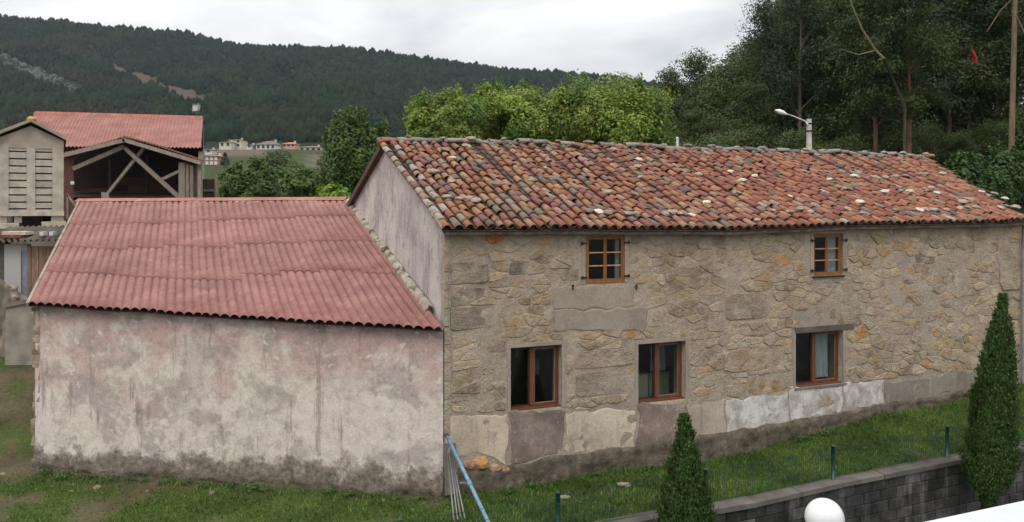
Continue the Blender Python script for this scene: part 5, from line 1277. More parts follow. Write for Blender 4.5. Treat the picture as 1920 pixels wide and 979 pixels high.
# ------------------------------------------------------------------ houses of the far village
def cottage(name, px0, px1, py0, py1, Y, wall, roofc, label, rh=0.35, depth=9.0, win=3, floors=1, dark=True):
    """py0 eave, py1 foot, in the photograph; rh: roof height as a share of the width in pixels"""
    s = Y / FPX; b = P((px0 + px1) / 2, py1, Y); h = thing(name, b, label, 'house', 'houses of the far village' if False else None)
    x0, x1 = P(px0, 0, Y).x, P(px1, 0, Y).x; z0, z1 = P(0, py1, Y).z, P(0, py0, Y).z; ridge = z1 + rh * (px1 - px0) * s
    m = MB(); m.hexa([(x0, Y, z0 - 6), (x1, Y, z0 - 6), (x1, Y + depth, z0 - 6), (x0, Y + depth, z0 - 6), (x0, Y, z1), (x1, Y, z1), (x1, Y + depth, z1), (x0, Y + depth, z1)], wall); w = m.build('wall', M['house_paint'], h)
    e = 0.5; m = MB(); k = min(0.32 * (x1 - x0), depth * 0.45)
    R0, R1 = (x0 + k, Y + depth / 2, ridge), (x1 - k, Y + depth / 2, ridge)
    m.add([(x0 - e, Y - e, z1), (x1 + e, Y - e, z1), (x1 + e, Y + depth + e, z1), (x0 - e, Y + depth + e, z1), R0, R1], [(0, 1, 5, 4), (1, 2, 5), (2, 3, 4, 5), (3, 0, 4), (3, 2, 1, 0)], roofc)
    rf_ = m.build('roof', M['house_roof'], h)
    m = MB(); m.box((x0 + (x1 - x0) * 0.7, Y + depth * 0.55, ridge - 1.2), (0.7, 0, 0), (0, 0.7, 0), (0, 0, 1.9), (0.9, 0.85, 0.8)); m.build('chimney', M['house_paint'], rf_)
    for f_ in range(floors):
        for i in range(win):
            cx_ = x0 + (x1 - x0) * (i + 0.5) / win; zc_ = z0 + (z1 - z0) * (f_ + 0.55) / floors; hw, hh_ = min(0.6, (x1 - x0) / win * 0.3), min(0.8, (z1 - z0) / floors * 0.3)
            m = MB(); m.box((cx_ - hw, Y - 0.06, zc_ - hh_), (2 * hw, 0, 0), (0, 0.2, 0), (0, 0, 2 * hh_)); wd = m.build('window', M['dark_pane'] if dark else M['white_paint'], h)
            m = MB(); m.box((cx_ - hw - 0.1, Y - 0.16, zc_ - hh_ - 0.16), (2 * hw + 0.2, 0, 0), (0, 0.2, 0), (0, 0, 0.14)); m.build('sill', M['white_paint'], wd)
    return h
RED, BRN = (1.0, 1.0, 1.0), (0.55, 0.75, 0.9)
cottage('village_house', 411, 433, 266.5, 276, 360, (1.0, 0.96, 0.82), BRN, 'low cream wing of the cream village house below the wooded hill', 0.10, 8, 2)
cottage('village_house', 429, 452, 262, 276, 366, (1.0, 0.95, 0.78), BRN, 'taller cream village house, leftmost of the row below the hill', 0.10, 9, 2, 2)
cottage('village_house', 480, 516, 271, 280, 352, (1.05, 1.05, 1.08), (0.42, 0.75, 1.0), 'white village house with a broad grey roof', 0.24, 14, 4)
cottage('village_house', 463, 472, 272, 277, 350, (1.05, 1.05, 1.08), (0.7, 0.9, 1.0), 'tiny white village shed between the cream and the grey roofed houses', 0.15, 5, 1)
cottage('village_house', 529, 553, 270, 276, 362, (0.9, 0.6, 0.45), (1.25, 1.2, 1.0), 'village house with an orange roof right of the grey roofed one', 0.18, 9, 3)
cottage('village_house', 561, 603, 276, 286, 345, (0.85, 0.75, 0.68), (0.95, 1.3, 1.5), 'long low village building with a pinkish roof beside the dark tree', 0.07, 9, 4)
cottage('village_house', 384, 409, 293, 310, 250, (0.62, 0.30, 0.26), (1.0, 1.0, 1.0), 'small red house with white windows beside the barn', 0.12, 7, 3, 2, False)
cottage('village_house', 384, 397, 281, 286, 300, (1.0, 1.0, 1.0), (0.8, 1.2, 1.4), 'white hut just above the red house beside the barn', 0.10, 5, 1)
cottage('hill_house', 361, 370, 195, 199, 640, (1.0, 1.0, 0.98), (1.1, 1.6, 1.9), 'lone white house high on the wooded hill above the barn', 0.14, 7, 2)
# ------------------------------------------------------------------ foliage helpers
def leaf_quads(C, Nv, size, rng, aspect=0.55, fold=0.25):
    """rhombic leaves at C facing roughly Nv; returns verts, faces"""
    n = len(C); r = rng.normal(size=(n, 3)); Nv = Nv / np.maximum(np.linalg.norm(Nv, axis=1, keepdims=True), 1e-6)
    T = np.cross(Nv, r); T /= np.maximum(np.linalg.norm(T, axis=1, keepdims=True), 1e-6); Bv = np.cross(Nv, T)
    L = (size * rng.uniform(0.6, 1.35, n))[:, None]; Wd = L * aspect
    V = np.stack([C - T * L * 0.5, C + Bv * Wd * 0.5 + Nv * L * fold * 0.3, C + T * L * 0.5, C - Bv * Wd * 0.5 + Nv * L * fold * 0.3], 1).reshape(-1, 3)
    F = np.arange(4 * n).reshape(n, 4); return V, F
def unit(rng, n):
    v = rng.normal(size=(n, 3)); return v / np.linalg.norm(v, axis=1, keepdims=True)
def lumps(d, seed, amp=0.22):
    """uneven radius over directions d"""
    r = np.random.default_rng(seed); out = np.zeros(len(d))
    for k in range(7):
        a = unit(r, 1)[0] * r.uniform(2.0, 6.5); out += np.sin(d @ a + r.uniform(0, 6.28)) / 3.0
    return 1 + amp * out
def lobe(rng, c, rad, n, size, seed, cols, shell=0.55, amp=0.25, aspect=0.55, up=0.35):
    d = unit(rng, n); rr_ = 1 - shell * np.abs(rng.normal(size=n)) * 0.55; rr_ = np.clip(rr_, 0.15, 1.08) * lumps(d, seed, amp)
    C = np.array(c) + d * rr_[:, None] * np.array(rad)
    Nv = d * 0.7 + rng.normal(size=(n, 3)) * 0.38 + np.array([0, 0, up]); V, F = leaf_quads(C, Nv, size, rng, aspect)
    cols = np.array(cols); pick_ = cols[rng.integers(0, len(cols), n)] * rng.uniform(0.86, 1.14, n)[:, None]
    return V, F, np.repeat(pick_, 4, 0)
def join(parts):
    Vs, Fs, Ts = [], [], []; b = 0
    for V, F, T in parts: Vs.append(V); Fs.append(F + b); Ts.append(T); b += len(V)
    return np.concatenate(Vs), np.concatenate(Fs), np.concatenate(Ts)
def trunk_mb(base, top, r0, r1, bend=0.0, seed=0, col=(0.12, 0.09, 0.065), limbs=(), seg=8):
    m = MB(); r = random.Random(seed); base, top = Vector(base), Vector(top); n = 6; pts = []
    off = Vector((r.uniform(-1, 1), r.uniform(-1, 1), 0)) * bend
    for i in range(n + 1):
        t = i / n; pts.append(base.lerp(top, t) + off * math.sin(math.pi * t))
    m.tube(pts, [r0 + (r1 - r0) * (i / n) ** 0.8 for i in range(n + 1)], seg, tint=col)
    for (t, end, rr0) in limbs:
        a = base.lerp(top, t) + off * math.sin(math.pi * t); e = Vector(end); mid = a.lerp(e, 0.5) + Vector((0, 0, (e - a).length * 0.10))
        m.tube([a, mid, e], [rr0, rr0 * 0.7, rr0 * 0.28], 6, tint=col)
    return m
def proto_tree(name, seed, lobes, leaf, cols, trunk, amp=0.25, shell=0.55, aspect=0.55, bark=(0.12, 0.09, 0.065), up=0.35):
    """crown and trunk meshes about the origin; lobes: (centre, radii, leaves)"""
    rng = np.random.default_rng(seed)
    V, F, T = join([lobe(rng, c, r, n, leaf, seed * 31 + i, cols[i % len(cols)], shell, amp, aspect, up) for i, (c, r, n) in enumerate(lobes)])
    crown = np_mesh('crown', V, F, T, False, M['leaf'])
    h, r0, r1, bend = trunk; limbs = [(max(0.1, min(0.96, (c[2] + 1.0) / (h + 1.0) - 0.07)), c, r0 * 0.22) for i, (c, r, n) in enumerate(lobes) if i % 2 == 0 or h < 6]
    tm = trunk_mb((0, 0, -1.0), (0, 0, h), r0, r1, bend, seed, bark, limbs).mesh('trunk', M['bark'], True)
    return crown, tm
def place_tree(name, protos, loc, label, cat='tree', group=None, sc=1.0, rz=0.0, tilt=0.0):
    o = thing(name, loc, label, cat, group); o.rotation_euler = (tilt, tilt * 0.5, rz); o.scale = (sc, sc, sc)
    for nm, me in zip(('crown', 'trunk'), protos):
        c = bpy.data.objects.new(nm, me); COL.objects.link(c); c.parent = o
    return o
G1 = [[(0.21, 0.29, 0.042), (0.13, 0.205, 0.034), (0.26, 0.32, 0.06)], [(0.085, 0.15, 0.03), (0.13, 0.20, 0.038)], [(0.22, 0.27, 0.06), (0.16, 0.215, 0.045)]]  # lighter and darker lobe greens paint highlights and shadows into the crowns
GD = [[(0.085, 0.14, 0.036), (0.065, 0.112, 0.032)], [(0.105, 0.16, 0.04), (0.07, 0.12, 0.033)]]
GF = [[(0.042, 0.066, 0.021), (0.054, 0.076, 0.024)], [(0.078, 0.094, 0.026), (0.042, 0.062, 0.023)], [(0.028, 0.050, 0.022), (0.046, 0.058, 0.025)]]

# ------------------------------------------------------------------ bright trees behind the roof
def round_tree(px0, px1, pytop, Y, seed, cols, leaf, label, dens=1.0, cat='tree', base=None, pybot=330, name='leafy_tree', group=None, nl=9):
    cx = P((px0 + px1) / 2, 0, Y).x; w = (px1 - px0) / 2 * Y / FPX; zt = P(0, pytop, Y).z; zb = P(0, pybot, Y).z; g0 = gz(cx, Y); h = zt - zb
    r = random.Random(seed); lobes = []
    for i in range(nl):
        a = 6.283 * i / nl + r.uniform(-0.3, 0.3); q = r.uniform(0.45, 0.68); lz = zb - g0 + h * r.uniform(0.28, 0.72)
        lobes.append(((math.cos(a) * w * q, math.sin(a) * w * q * 0.8, lz), (w * r.uniform(0.26, 0.40), w * r.uniform(0.28, 0.40), h * r.uniform(0.18, 0.30)), int(1900 * dens)))
    for q_ in (-0.55, 0.55): lobes.append(((q_ * w, 0, zb - g0 + h * 0.55), (w * 0.42, w * 0.4, h * 0.36), int(1700 * dens)))
    lobes.append(((r.uniform(-0.15, 0.15) * w, 0, zb - g0 + h * 0.70), (w * 0.48, w * 0.45, h * 0.30), int(2400 * dens)))
    lobes.append(((r.uniform(-0.3, 0.3) * w, -0.2 * w, zb - g0 + h * 0.45), (w * 0.6, w * 0.55, h * 0.38), int(2400 * dens)))
    for i in range(7):                                       # sprigs sticking out of the top
        a = r.uniform(-0.85, 0.85); lobes.append(((a * w, r.uniform(-0.3, 0.3) * w, zb - g0 + h * (0.97 - 0.30 * a * a)), (w * 0.09, w * 0.09, h * 0.10), int(110 * dens)))
    pr = proto_tree(name, seed, lobes, leaf, cols, (zb - g0 + h * 0.5, 0.05 * w + 0.12, 0.06, 0.2), 0.44, 0.6, 0.6)
    return place_tree(name, pr, (cx, Y, g0), label, cat, group)
round_tree(762, 915, 168, 29.0, 41, G1[2:] + G1, 0.115, 'yellow green tree behind the left part of the tiled roof', 1.6, pybot=300)
round_tree(850, 1090, 156, 31.0, 42, G1, 0.115, 'middle one of the three bright green trees behind the tiled roof', 2.0, pybot=310)
round_tree(1015, 1275, 152, 30.0, 43, G1[1:] + G1, 0.12, 'broad bright green tree behind the middle of the tiled roof', 2.6, pybot=320)
round_tree(598, 735, 210, 42.0, 44, GD, 0.17, 'dark green rounded tree left of the gable peak', 1.5, pybot=385)
round_tree(415, 532, 303, 46.0, 45, GD, 0.19, 'dark green bushy tree behind the shed ridge, right of the barn', 1.1, pybot=400)
round_tree(510, 610, 318, 60.0, 46, GD[1:] + GD, 0.32, 'low green tree on the slope between barn and gable', 0.4, pybot=390)
round_tree(588, 655, 346, 30.0, 47, [[(0.20, 0.30, 0.05), (0.16, 0.26, 0.04)]], 0.15, 'bright lime green bush just beyond the shed ridge by the gable', 0.35, 'bush', pybot=400, name='lime_bush', nl=6)
def cone_tree(px, pytop, pybot, wpx, Y, seed, cols, leaf, label, n=2600, name='conifer', group=None):
    cx = P(px, 0, Y).x; zt, zb = P(0, pytop, Y).z, P(0, pybot, Y).z; rng = np.random.default_rng(seed); w = wpx / 2 * Y / FPX; h = zt - zb
    t = rng.random(n) ** 0.7; a = rng.uniform(0, 6.283, n); rad = (1 - t) ** 0.85 * w * rng.uniform(0.55, 1.1, n) * (1 + 0.18 * np.sin(t * 60))
    C = np.stack([np.cos(a) * rad, np.sin(a) * rad, t * h], 1); Nv = np.stack([np.cos(a), np.sin(a), np.full(n, 0.5)], 1) + rng.normal(size=(n, 3)) * 0.4
    V, F = leaf_quads(C, Nv, leaf, rng); cc = np.array(cols)[rng.integers(0, len(cols), n)] * rng.uniform(0.7, 1.3, n)[:, None]
    o = thing(name, (cx, Y, zb), label, 'tree', group)
    for nm, me in (('crown', np_mesh('crown', V, F, np.repeat(cc, 4, 0), False, M['leaf'])), ('trunk', trunk_mb((0, 0, -2), (0, 0, h * 0.85), w * 0.12, 0.03, 0, seed).mesh('trunk', M['bark'], True))):
        c = bpy.data.objects.new(nm, me); COL.objects.link(c); c.parent = o
    return o
cone_tree(422, 288, 310, 18, 235, 61, [(0.03, 0.055, 0.03)], 0.9, 'dark conical tree beside the small red house', 700)

# ------------------------------------------------------------------ mid slope hedge and shrub trees, each its own
hr = random.Random(77)
bush_pr = [proto_tree('bush', 300 + k, [((math.cos(i * 1.7) * 1.3, math.sin(i * 1.7) * 1.2, 1.6 + 0.7 * (i % 3)), (1.4, 1.3, 1.2), 420) for i in range(6)], 0.34, [GD[0], GD[1], GF[1]], (2.0, 0.2, 0.05, 0.1), 0.3) for k in range(3)]
for k in range(26):
    px = hr.uniform(495, 760); Y = hr.uniform(110, 330); x = P(px, 0, Y).x
    if 540 < px < 620 and Y > 190: continue
    if Y > 225: Y = hr.uniform(110, 200); x = P(px, 0, Y).x
    place_tree('hedge_tree', bush_pr[k % 3], (x, Y, gz(x, Y) - 0.3), 'small dark tree on the field slope below the village', 'tree', 'small trees on the field slope', hr.uniform(0.9, 1.7), hr.random() * 6)

# ------------------------------------------------------------------ the wood on the right
def forest_proto(seed, H, crown_from, spread, nclump, leaf, cols, per=190, bark=(0.14, 0.105, 0.075), flat=0.55, bend=0.5):
    r = random.Random(seed); lobes = []
    for i in range(nclump):
        t = crown_from + (1 - crown_from) * (i + r.random()) / nclump; a = r.uniform(0, 6.283); k = spread * (1.1 - 0.75 * ((t - crown_from) / (1 - crown_from))) * r.uniform(0.35, 1.0); s = r.uniform(0.9, 1.75)
        lobes.append(((math.cos(a) * k, math.sin(a) * k, H * t), (s * 1.05, s * 1.05, s * flat), int(per * s * 1.9)))
    lobes.append(((0, 0, H), (0.6, 0.6, 0.9), 120))
    return proto_tree('forest', seed, lobes, leaf * 0.95, cols, (H * 0.98, H * 0.012 + 0.05, 0.04, bend), 0.28, 0.62, 0.6, bark, 0.35)
PINE = [forest_proto(501, 15, 0.35, 2.6, 38, 0.20, GF, 170), forest_proto(502, 17, 0.45, 3.0, 44, 0.20, GF[::-1], 170, (0.19, 0.115, 0.075)), forest_proto(503, 13, 0.2, 2.4, 40, 0.19, [GF[1], GF[0]], 170)]
EUC = [forest_proto(511, 21, 0.42, 2.8, 40, 0.22, [[(0.036, 0.05, 0.03), (0.045, 0.058, 0.034)], GF[0]], 150, (0.14, 0.105, 0.075), 0.9, 0.8), forest_proto(512, 23, 0.5, 3.2, 44, 0.22, [GF[2], [(0.042, 0.055, 0.034)]], 150, (0.13, 0.105, 0.08), 0.9, 0.6)]
OAK = [forest_proto(521, 9, 0.15, 3.0, 46, 0.2, [[(0.055, 0.09, 0.028), (0.07, 0.10, 0.03)], GF[1]], 190, (0.10, 0.08, 0.06), 0.8, 0.3)]
SKYL = [(1230, 165), (1262, 120), (1315, 95), (1345, 140), (1375, 120), (1400, 75), (1430, 20), (1450, -20), (1500, -60), (1600, -90), (1750, -110), (1950, -130), (2300, -100)]
def sky_py(px): return float(np.interp(px, [p[0] for p in SKYL], [p[1] for p in SKYL]))
HT = {id(PINE[0]): 15.9, id(PINE[1]): 17.9, id(PINE[2]): 13.9, id(EUC[0]): 21.9, id(EUC[1]): 23.9, id(OAK[0]): 9.9}
def forest_tree(pr, px, pytop, Y, label, group, name):
    x = P(px, 0, Y).x; g0 = gz(x, Y) - 0.3; h = P(0, pytop, Y).z - g0; return place_tree(name, pr, (x, Y, g0), label, 'tree', group, max(0.35, h / HT[id(pr)]), hr.random() * 6.28)
# named trees first
forest_tree(PINE[2], 1312, 86, 62, 'dark pine with a pointed top standing against the sky beyond the wood edge', None, 'pine_tree')
forest_tree(PINE[0], 1262, 122, 66, 'smaller ragged pine at the left edge of the wood', None, 'pine_tree')
forest_tree(OAK[0], 1385, 108, 58, 'rounded dark tree between the pointed pine and the tall trees', None, 'broadleaf_tree')
forest_tree(OAK[0], 1345, 150, 55, 'low dark tree behind the street lamp at the edge of the wood', None, 'broadleaf_tree')
forest_tree(EUC[0], 1440, -10, 52, 'tall airy tree whose feathery top stands left of the rest of the wood', None, 'eucalyptus_tree')
forest_tree(EUC[1], 1505, -60, 47, 'tall tree behind the street lamp post', None, 'eucalyptus_tree')
forest_tree(PINE[1], 1650, -60, 42, 'tall tree with slim bare trunk left of the orange barked one', None, 'pine_tree')
forest_tree(PINE[1], 1698, -70, 41, 'tall orange barked tree, thickest trunk above the ridge end', None, 'pine_tree')
forest_tree(PINE[0], 1610, -70, 45, 'tree with dark leaning trunk in the middle of the wood', None, 'pine_tree')
forest_tree(EUC[1], 1745, -90, 50, 'tall slender grey trunked tree right of the orange barked one', None, 'eucalyptus_tree')
fr_ = random.Random(13)
k = 0
for Y, step in ((50, 46), (60, 42), (72, 38), (86, 34)):
    px = 1240 + fr_.uniform(0, 30)
    while px < 2120:
        top = sky_py(px) + fr_.uniform(6, 60) + (25 if Y < 60 else 0); p2 = fr_.choice(PINE + EUC[:1] + PINE[:1] + PINE[2:] if px > 1420 else PINE + OAK)
        if px < 1400: top += fr_.uniform(25, 75)
        forest_tree(p2, px, top, Y + fr_.uniform(-4, 4), 'dark tree standing in the dense wood behind the house', 'trees of the dense wood', 'forest_tree'); px += step * fr_.uniform(0.7, 1.35); k += 1
# understorey
for i in range(30):
    px = 1245 + i * 30 + fr_.uniform(-12, 12); Y = fr_.uniform(38, 47); top = fr_.uniform(232, 285)
    forest_tree(OAK[0], px, top, Y, 'dark shrubby tree in the shade under the wood', 'understorey of the wood', 'understorey_tree')
# the tall pale trunk at the right edge, leaning branch and bright shrubs below
tp = thing('tall_trunk_tree', (P(1893, 0, 36).x, 36, gz(P(1893, 0, 36).x, 36)), 'tall tree with pale orange trunk at the right edge of the picture', 'tree')
b0 = Vector((P(1893, 0, 36).x, 36, gz(P(1893, 0, 36).x, 36) - 0.5)); t0 = P(1908, -160, 36)
m = trunk_mb(b0, t0, 0.15, 0.09, 0.35, 5, (0.19, 0.135, 0.085), [(0.75, P(1850, 60, 36.5), 0.04), (0.7, P(1935, 110, 35.5), 0.04)]); m.build('trunk', M['bark'], tp, True)
rng = np.random.default_rng(88); V, F, T = join([lobe(rng, tuple(t0 + Vector((fr_.uniform(-2.4, 2.4), fr_.uniform(-2, 2), fr_.uniform(-2.5, 1.5)))), (1.1, 1.1, 0.8), 200, 0.2, 700 + i, GF[i % 3], 0.9, 0.3, 0.42) for i in range(22)])
link('crown', np_mesh('crown', V - np.array(ORIGIN[tp.name]), F, T, False, M['leaf']), tp)
lb = thing('leaning_tree', P(1690, 300, 38), 'leaning bare branched tree with pale curved limb high in the wood', 'tree')
m = MB(); pl = [(1696, 330), (1694, 200), (1660, 110), (1640, 92), (1614, 55), (1600, 10), (1590, -30)]
pq = [P(x + 3 * math.sin(i * 2.1), y, 36.3 + 0.2 * i) for i, (x, y) in enumerate(pl)]
m.tube(pq[:3], [0.075, 0.07, 0.055], 7, tint=(0.05, 0.045, 0.03)); m.tube(pq[2:], [0.055, 0.05, 0.045, 0.035, 0.02], 7, tint=(0.15, 0.13, 0.075))
m.tube([P(1640, 95, 36.9), P(1610, 103, 36.9), P(1575, 92, 36.8)], [0.035, 0.028, 0.015], 6, tint=(0.22, 0.18, 0.12)); m.build('trunk', M['bark'], lb, True)
V, F, T = join([lobe(rng, tuple(P(fr_.uniform(1560, 1720), fr_.uniform(-60, 130), fr_.uniform(38.6, 41))), (0.9, 0.9, 0.45), 170, 0.18, 800 + i, GF[i % 3], 0.9, 0.3, 0.42) for i in range(26)])
link('crown', np_mesh('crown', V - np.array(ORIGIN[lb.name]), F, T, False, M['leaf']), lb)
SH = [[(0.05, 0.10, 0.028), (0.06, 0.115, 0.032)], [(0.045, 0.085, 0.026)]]
for i, (a, b, t_, y_, lab) in enumerate(((1765, 1850, 288, 34, 'fresh green bush beyond the right end of the ridge'), (1840, 1925, 275, 35, 'green bush right of the bush beyond the ridge end'), (1885, 1990, 200, 37, 'taller green bush at the right edge below the pale trunk'), (1820, 1900, 330, 32.5, 'low green bush just above the right verge of the roof'))):
    round_tree(a, b, t_, y_, 910 + i, SH, 0.17, lab, 0.4, 'bush', pybot=t_ + 110, name='green_bush', nl=6)
# the red patch hanging among the trees
rc = thing('red_cloth', P(1828, 118, 37), 'small red cloth caught high among the dark trees at the right', 'cloth')
m = MB(); m.grid(lambda a, b: P(1822 + 10 * a - 2 * b + 2 * math.sin(b * 5), 118 - 26 * b * (1 - 0.35 * abs(a - 0.4)), 37 + 0.12 * math.sin(a * 5 + b * 3)), 6, 8); m.grid(lambda a, b: P(1822 + 10 * a - 2 * b + 2 * math.sin(b * 5), 118 - 26 * b * (1 - 0.35 * abs(a - 0.4)), 37.03 + 0.12 * math.sin(a * 5 + b * 3)), 6, 8); m.build('drape', M['cloth_red'], rc, True)

# ------------------------------------------------------------------ wooded hill, one mass of trees
NT_ = 52000; rng = np.random.default_rng(2024)
Yh = np.sqrt(rng.uniform(425 ** 2, 1015 ** 2, NT_)); ph = rng.uniform(-700, 2500, NT_); Xh = (ph - 960) / FPX * Yh; Zh = ground_z(Xh, Yh); pyh = HOR - (Zh - CAMZ) / Yh * FPX
pale = (np.abs(pyh - (112 + ph * 0.42 * (ph / 150.0) ** 0.3 * 0 + np.clip(ph, 0, 200) * 0.40)) < 14 - np.clip(ph, 0, 200) * 0.04) & (ph > -200) & (ph < 150)
brown = (np.abs(pyh - (130 + (ph - 215) * 0.36)) < 5 + 5 * np.abs(np.sin(ph * 0.04))) & (ph > 205) & (ph < 385)
house_gap = (np.abs(ph - 365) < 14) & (np.abs(Yh - 625) < 40)
keep = ~(brown & (rng.random(NT_) < 0.97)) & ~(house_gap) & ~((ph > 380) & (ph < 620) & (pyh > 262) & (Yh < 470))
Xh, Yh, Zh, ph, pyh, pale = (a[keep] for a in (Xh, Yh, Zh, ph, pyh, pale)); n = len(Xh)
Ht = rng.uniform(5.5, 10.5, n) * rng.uniform(0.75, 1.15, n) * np.where(pale, 0.45, 1.0); Rd = Ht * rng.uniform(0.22, 0.36, n) * np.where(pale, 1.6, 1.0); Rd[rng.random(n) < 0.3] *= 1.3
sink = Ht * 0.30
rings = np.array([(0.45, 0.12), (1.0, 0.38), (0.72, 0.70)]); sg = 5
ang = rng.uniform(0, 6.28, n); Vt = np.zeros((n, 3 * sg + 1, 3))
for ri, (rr_, zz_) in enumerate(rings):
    for q in range(sg):
        a = ang + 2 * np.pi * (q + 0.5 * (ri % 2)) / sg; j = rng.uniform(0.7, 1.3, n)
        Vt[:, ri * sg + q, 0] = Xh + np.cos(a) * Rd * rr_ * j; Vt[:, ri * sg + q, 1] = Yh + np.sin(a) * Rd * rr_ * j; Vt[:, ri * sg + q, 2] = Zh - sink + Ht * zz_ * rng.uniform(0.85, 1.15, n)
Vt[:, -1, 0] = Xh; Vt[:, -1, 1] = Yh; Vt[:, -1, 2] = Zh - sink + Ht
f0 = [(ri * sg + q, ri * sg + (q + 1) % sg, (ri + 1) * sg + (q + 1) % sg, (ri + 1) * sg + q) for ri in range(2) for q in range(sg)]; f1 = [(2 * sg + q, 2 * sg + (q + 1) % sg, 3 * sg) for q in range(sg)]
nvt = 3 * sg + 1; offs = (np.arange(n) * nvt)[:, None, None]
Fa = (np.array(f0)[None] + offs).reshape(-1, 4); Fb = (np.array(f1)[None] + offs).reshape(-1, 3)
base = np.array([(0.010, 0.024, 0.010), (0.009, 0.018, 0.009), (0.006, 0.014, 0.008), (0.015, 0.023, 0.010), (0.017, 0.018, 0.011)])
big = np.array([nz(x, y, 0, 0.011) + 0.5 * nz(x, y, 4, 0.035) for x, y in zip(Xh, Yh)]); ci = np.clip(((big + 0.7) * 3.4 + rng.uniform(-0.5, 0.9, n)).astype(int), 0, 4)
ct = base[ci] * rng.uniform(0.7, 1.35, n)[:, None]; ct[pale] = np.array((0.075, 0.10, 0.08)) * rng.uniform(0.8, 1.2, pale.sum())[:, None]
tag(link('hill_forest', np_mesh('hill_forest', Vt.reshape(-1, 3), [Fa, Fb], np.repeat(ct, nvt, 0), True, M['far_leaf'])), 'dark wood covering the far hillside', 'forest', None, 'stuff')

# ------------------------------------------------------------------ thujas in front of the retaining wall
def thuja(px_tip, py_tip, px_base, w, u_, n_off, seed, label, n=15000, lean=0.0, waist=0.0, pz=None):
    b = W(u_, 0, n_off); b.z = float(low_z(u_)); Yt = b.y; tip = P(px_tip, py_tip, Yt); H = tip.z - b.z
    rng = np.random.default_rng(seed); ns_ = n // 22; ts = rng.random(ns_) ** 0.85; as_ = rng.uniform(0, 6.283, ns_)
    px_, py_ = [0, 0.155, 0.19, 0.26, 0.36, 0.55, 0.75, 0.88, 0.93, 1.0], [0.05, 0.2, 0.6, 0.95, 1.0, 0.86, 0.58, 0.30, 0.17 - waist * 0.6, 0.0]
    d2 = np.stack([np.cos(as_), np.sin(as_), ts * 5], 1); lm = lumps(d2, seed, 0.16)
    rs_ = w / 2 * np.interp(ts, px_, py_) * lm * np.clip(1 - np.abs(rng.normal(size=ns_)) * 0.16, 0.3, 1.06)
    si = rng.integers(0, ns_, n); q = rng.random(n); a = as_[si] + rng.normal(size=n) * 0.10; ln_ = rng.uniform(0.10, 0.26, ns_)[si]
    rad = np.maximum(0.01, rs_[si] + (q - 0.5) * 0.05 + rng.normal(size=n) * 0.012); t = np.clip(ts[si] + (q - 0.4) * ln_ / H, 0, 1.02)
    lean_ = rng.normal(size=(ns_, 2))[si] * 0.035 * q[:, None]
    ax = (tip.x - b.x) * t
    C = np.stack([np.cos(a) * rad + ax + lean_[:, 0], np.sin(a) * rad + lean_[:, 1], t * H], 1); Nv = np.stack([np.cos(a), np.sin(a), np.full(n, 0.3)], 1) + rng.normal(size=(n, 3)) * 0.3
    Tn = np.array([0, 0, 1.0]) + rng.normal(size=(n, 3)) * 0.35 + np.stack([np.cos(a), np.sin(a), np.zeros(n)], 1) * 0.3
    Tn /= np.linalg.norm(Tn, axis=1, keepdims=True); Bv = np.cross(Nv, Tn); Bv /= np.linalg.norm(Bv, axis=1, keepdims=True); L = rng.uniform(0.026, 0.06, n)[:, None]
    V = np.stack([C - Tn * L * 0.5, C + Bv * L * 0.26, C + Tn * L * 0.6, C - Bv * L * 0.26], 1).reshape(-1, 3); sk = rng.uniform(0.7, 1.3, ns_)[si][:, None]
    cols = np.array([(0.042, 0.088, 0.022), (0.058, 0.11, 0.027), (0.034, 0.072, 0.02), (0.075, 0.13, 0.032)]); cc = cols[rng.integers(0, 4, n)] * rng.uniform(0.85, 1.15, n)[:, None] * sk
    br = np.array([nz(x * 1.0, z_, y, 3.0) for x, y, z_ in C]) + rng.normal(size=n) * 0.12; cc[br > 0.62] = (0.07, 0.055, 0.022)
    o = thing('thuja', b, label, 'thuja')
    c = bpy.data.objects.new('crown', np_mesh('crown', V, np.arange(4 * n).reshape(n, 4), np.repeat(cc, 4, 0), False, M['leaf'])); COL.objects.link(c); c.parent = o
    c = bpy.data.objects.new('trunk', trunk_mb((0, 0, -0.1), ((tip.x - b.x) * 0.9, 0, H * 0.9), 0.07, 0.015, 0, seed).mesh('trunk', M['bark'], True)); COL.objects.link(c); c.parent = o
    return o
thuja(1283, 786, 1283, 0.98, wall_uz(1283, 900, 3.0)[0], 3.0, 5, 'pointed green thuja in front of the retaining wall, nearer one', 56000)
thuja(1880, 560, 1846, 0.90, wall_uz(1846, 900, 3.0)[0], 3.0, 6, 'tall slim thuja at the right, taller than the other', 76000, waist=0.06)

# ------------------------------------------------------------------ grass of the lawn, weeds and rubble
NG = 130000; rng = np.random.default_rng(9); ug = rng.uniform(-13, 16, NG); ng = rng.uniform(-0.05, NK - 0.02, NG); ext = rng.random(NG) < 0.12
ng = np.where(ug < -1, rng.uniform(-5.0, NK, NG), ng); X = A.x + DU.x * ug + DN.x * ng; Yq = A.y + DU.y * ug + DN.y * ng
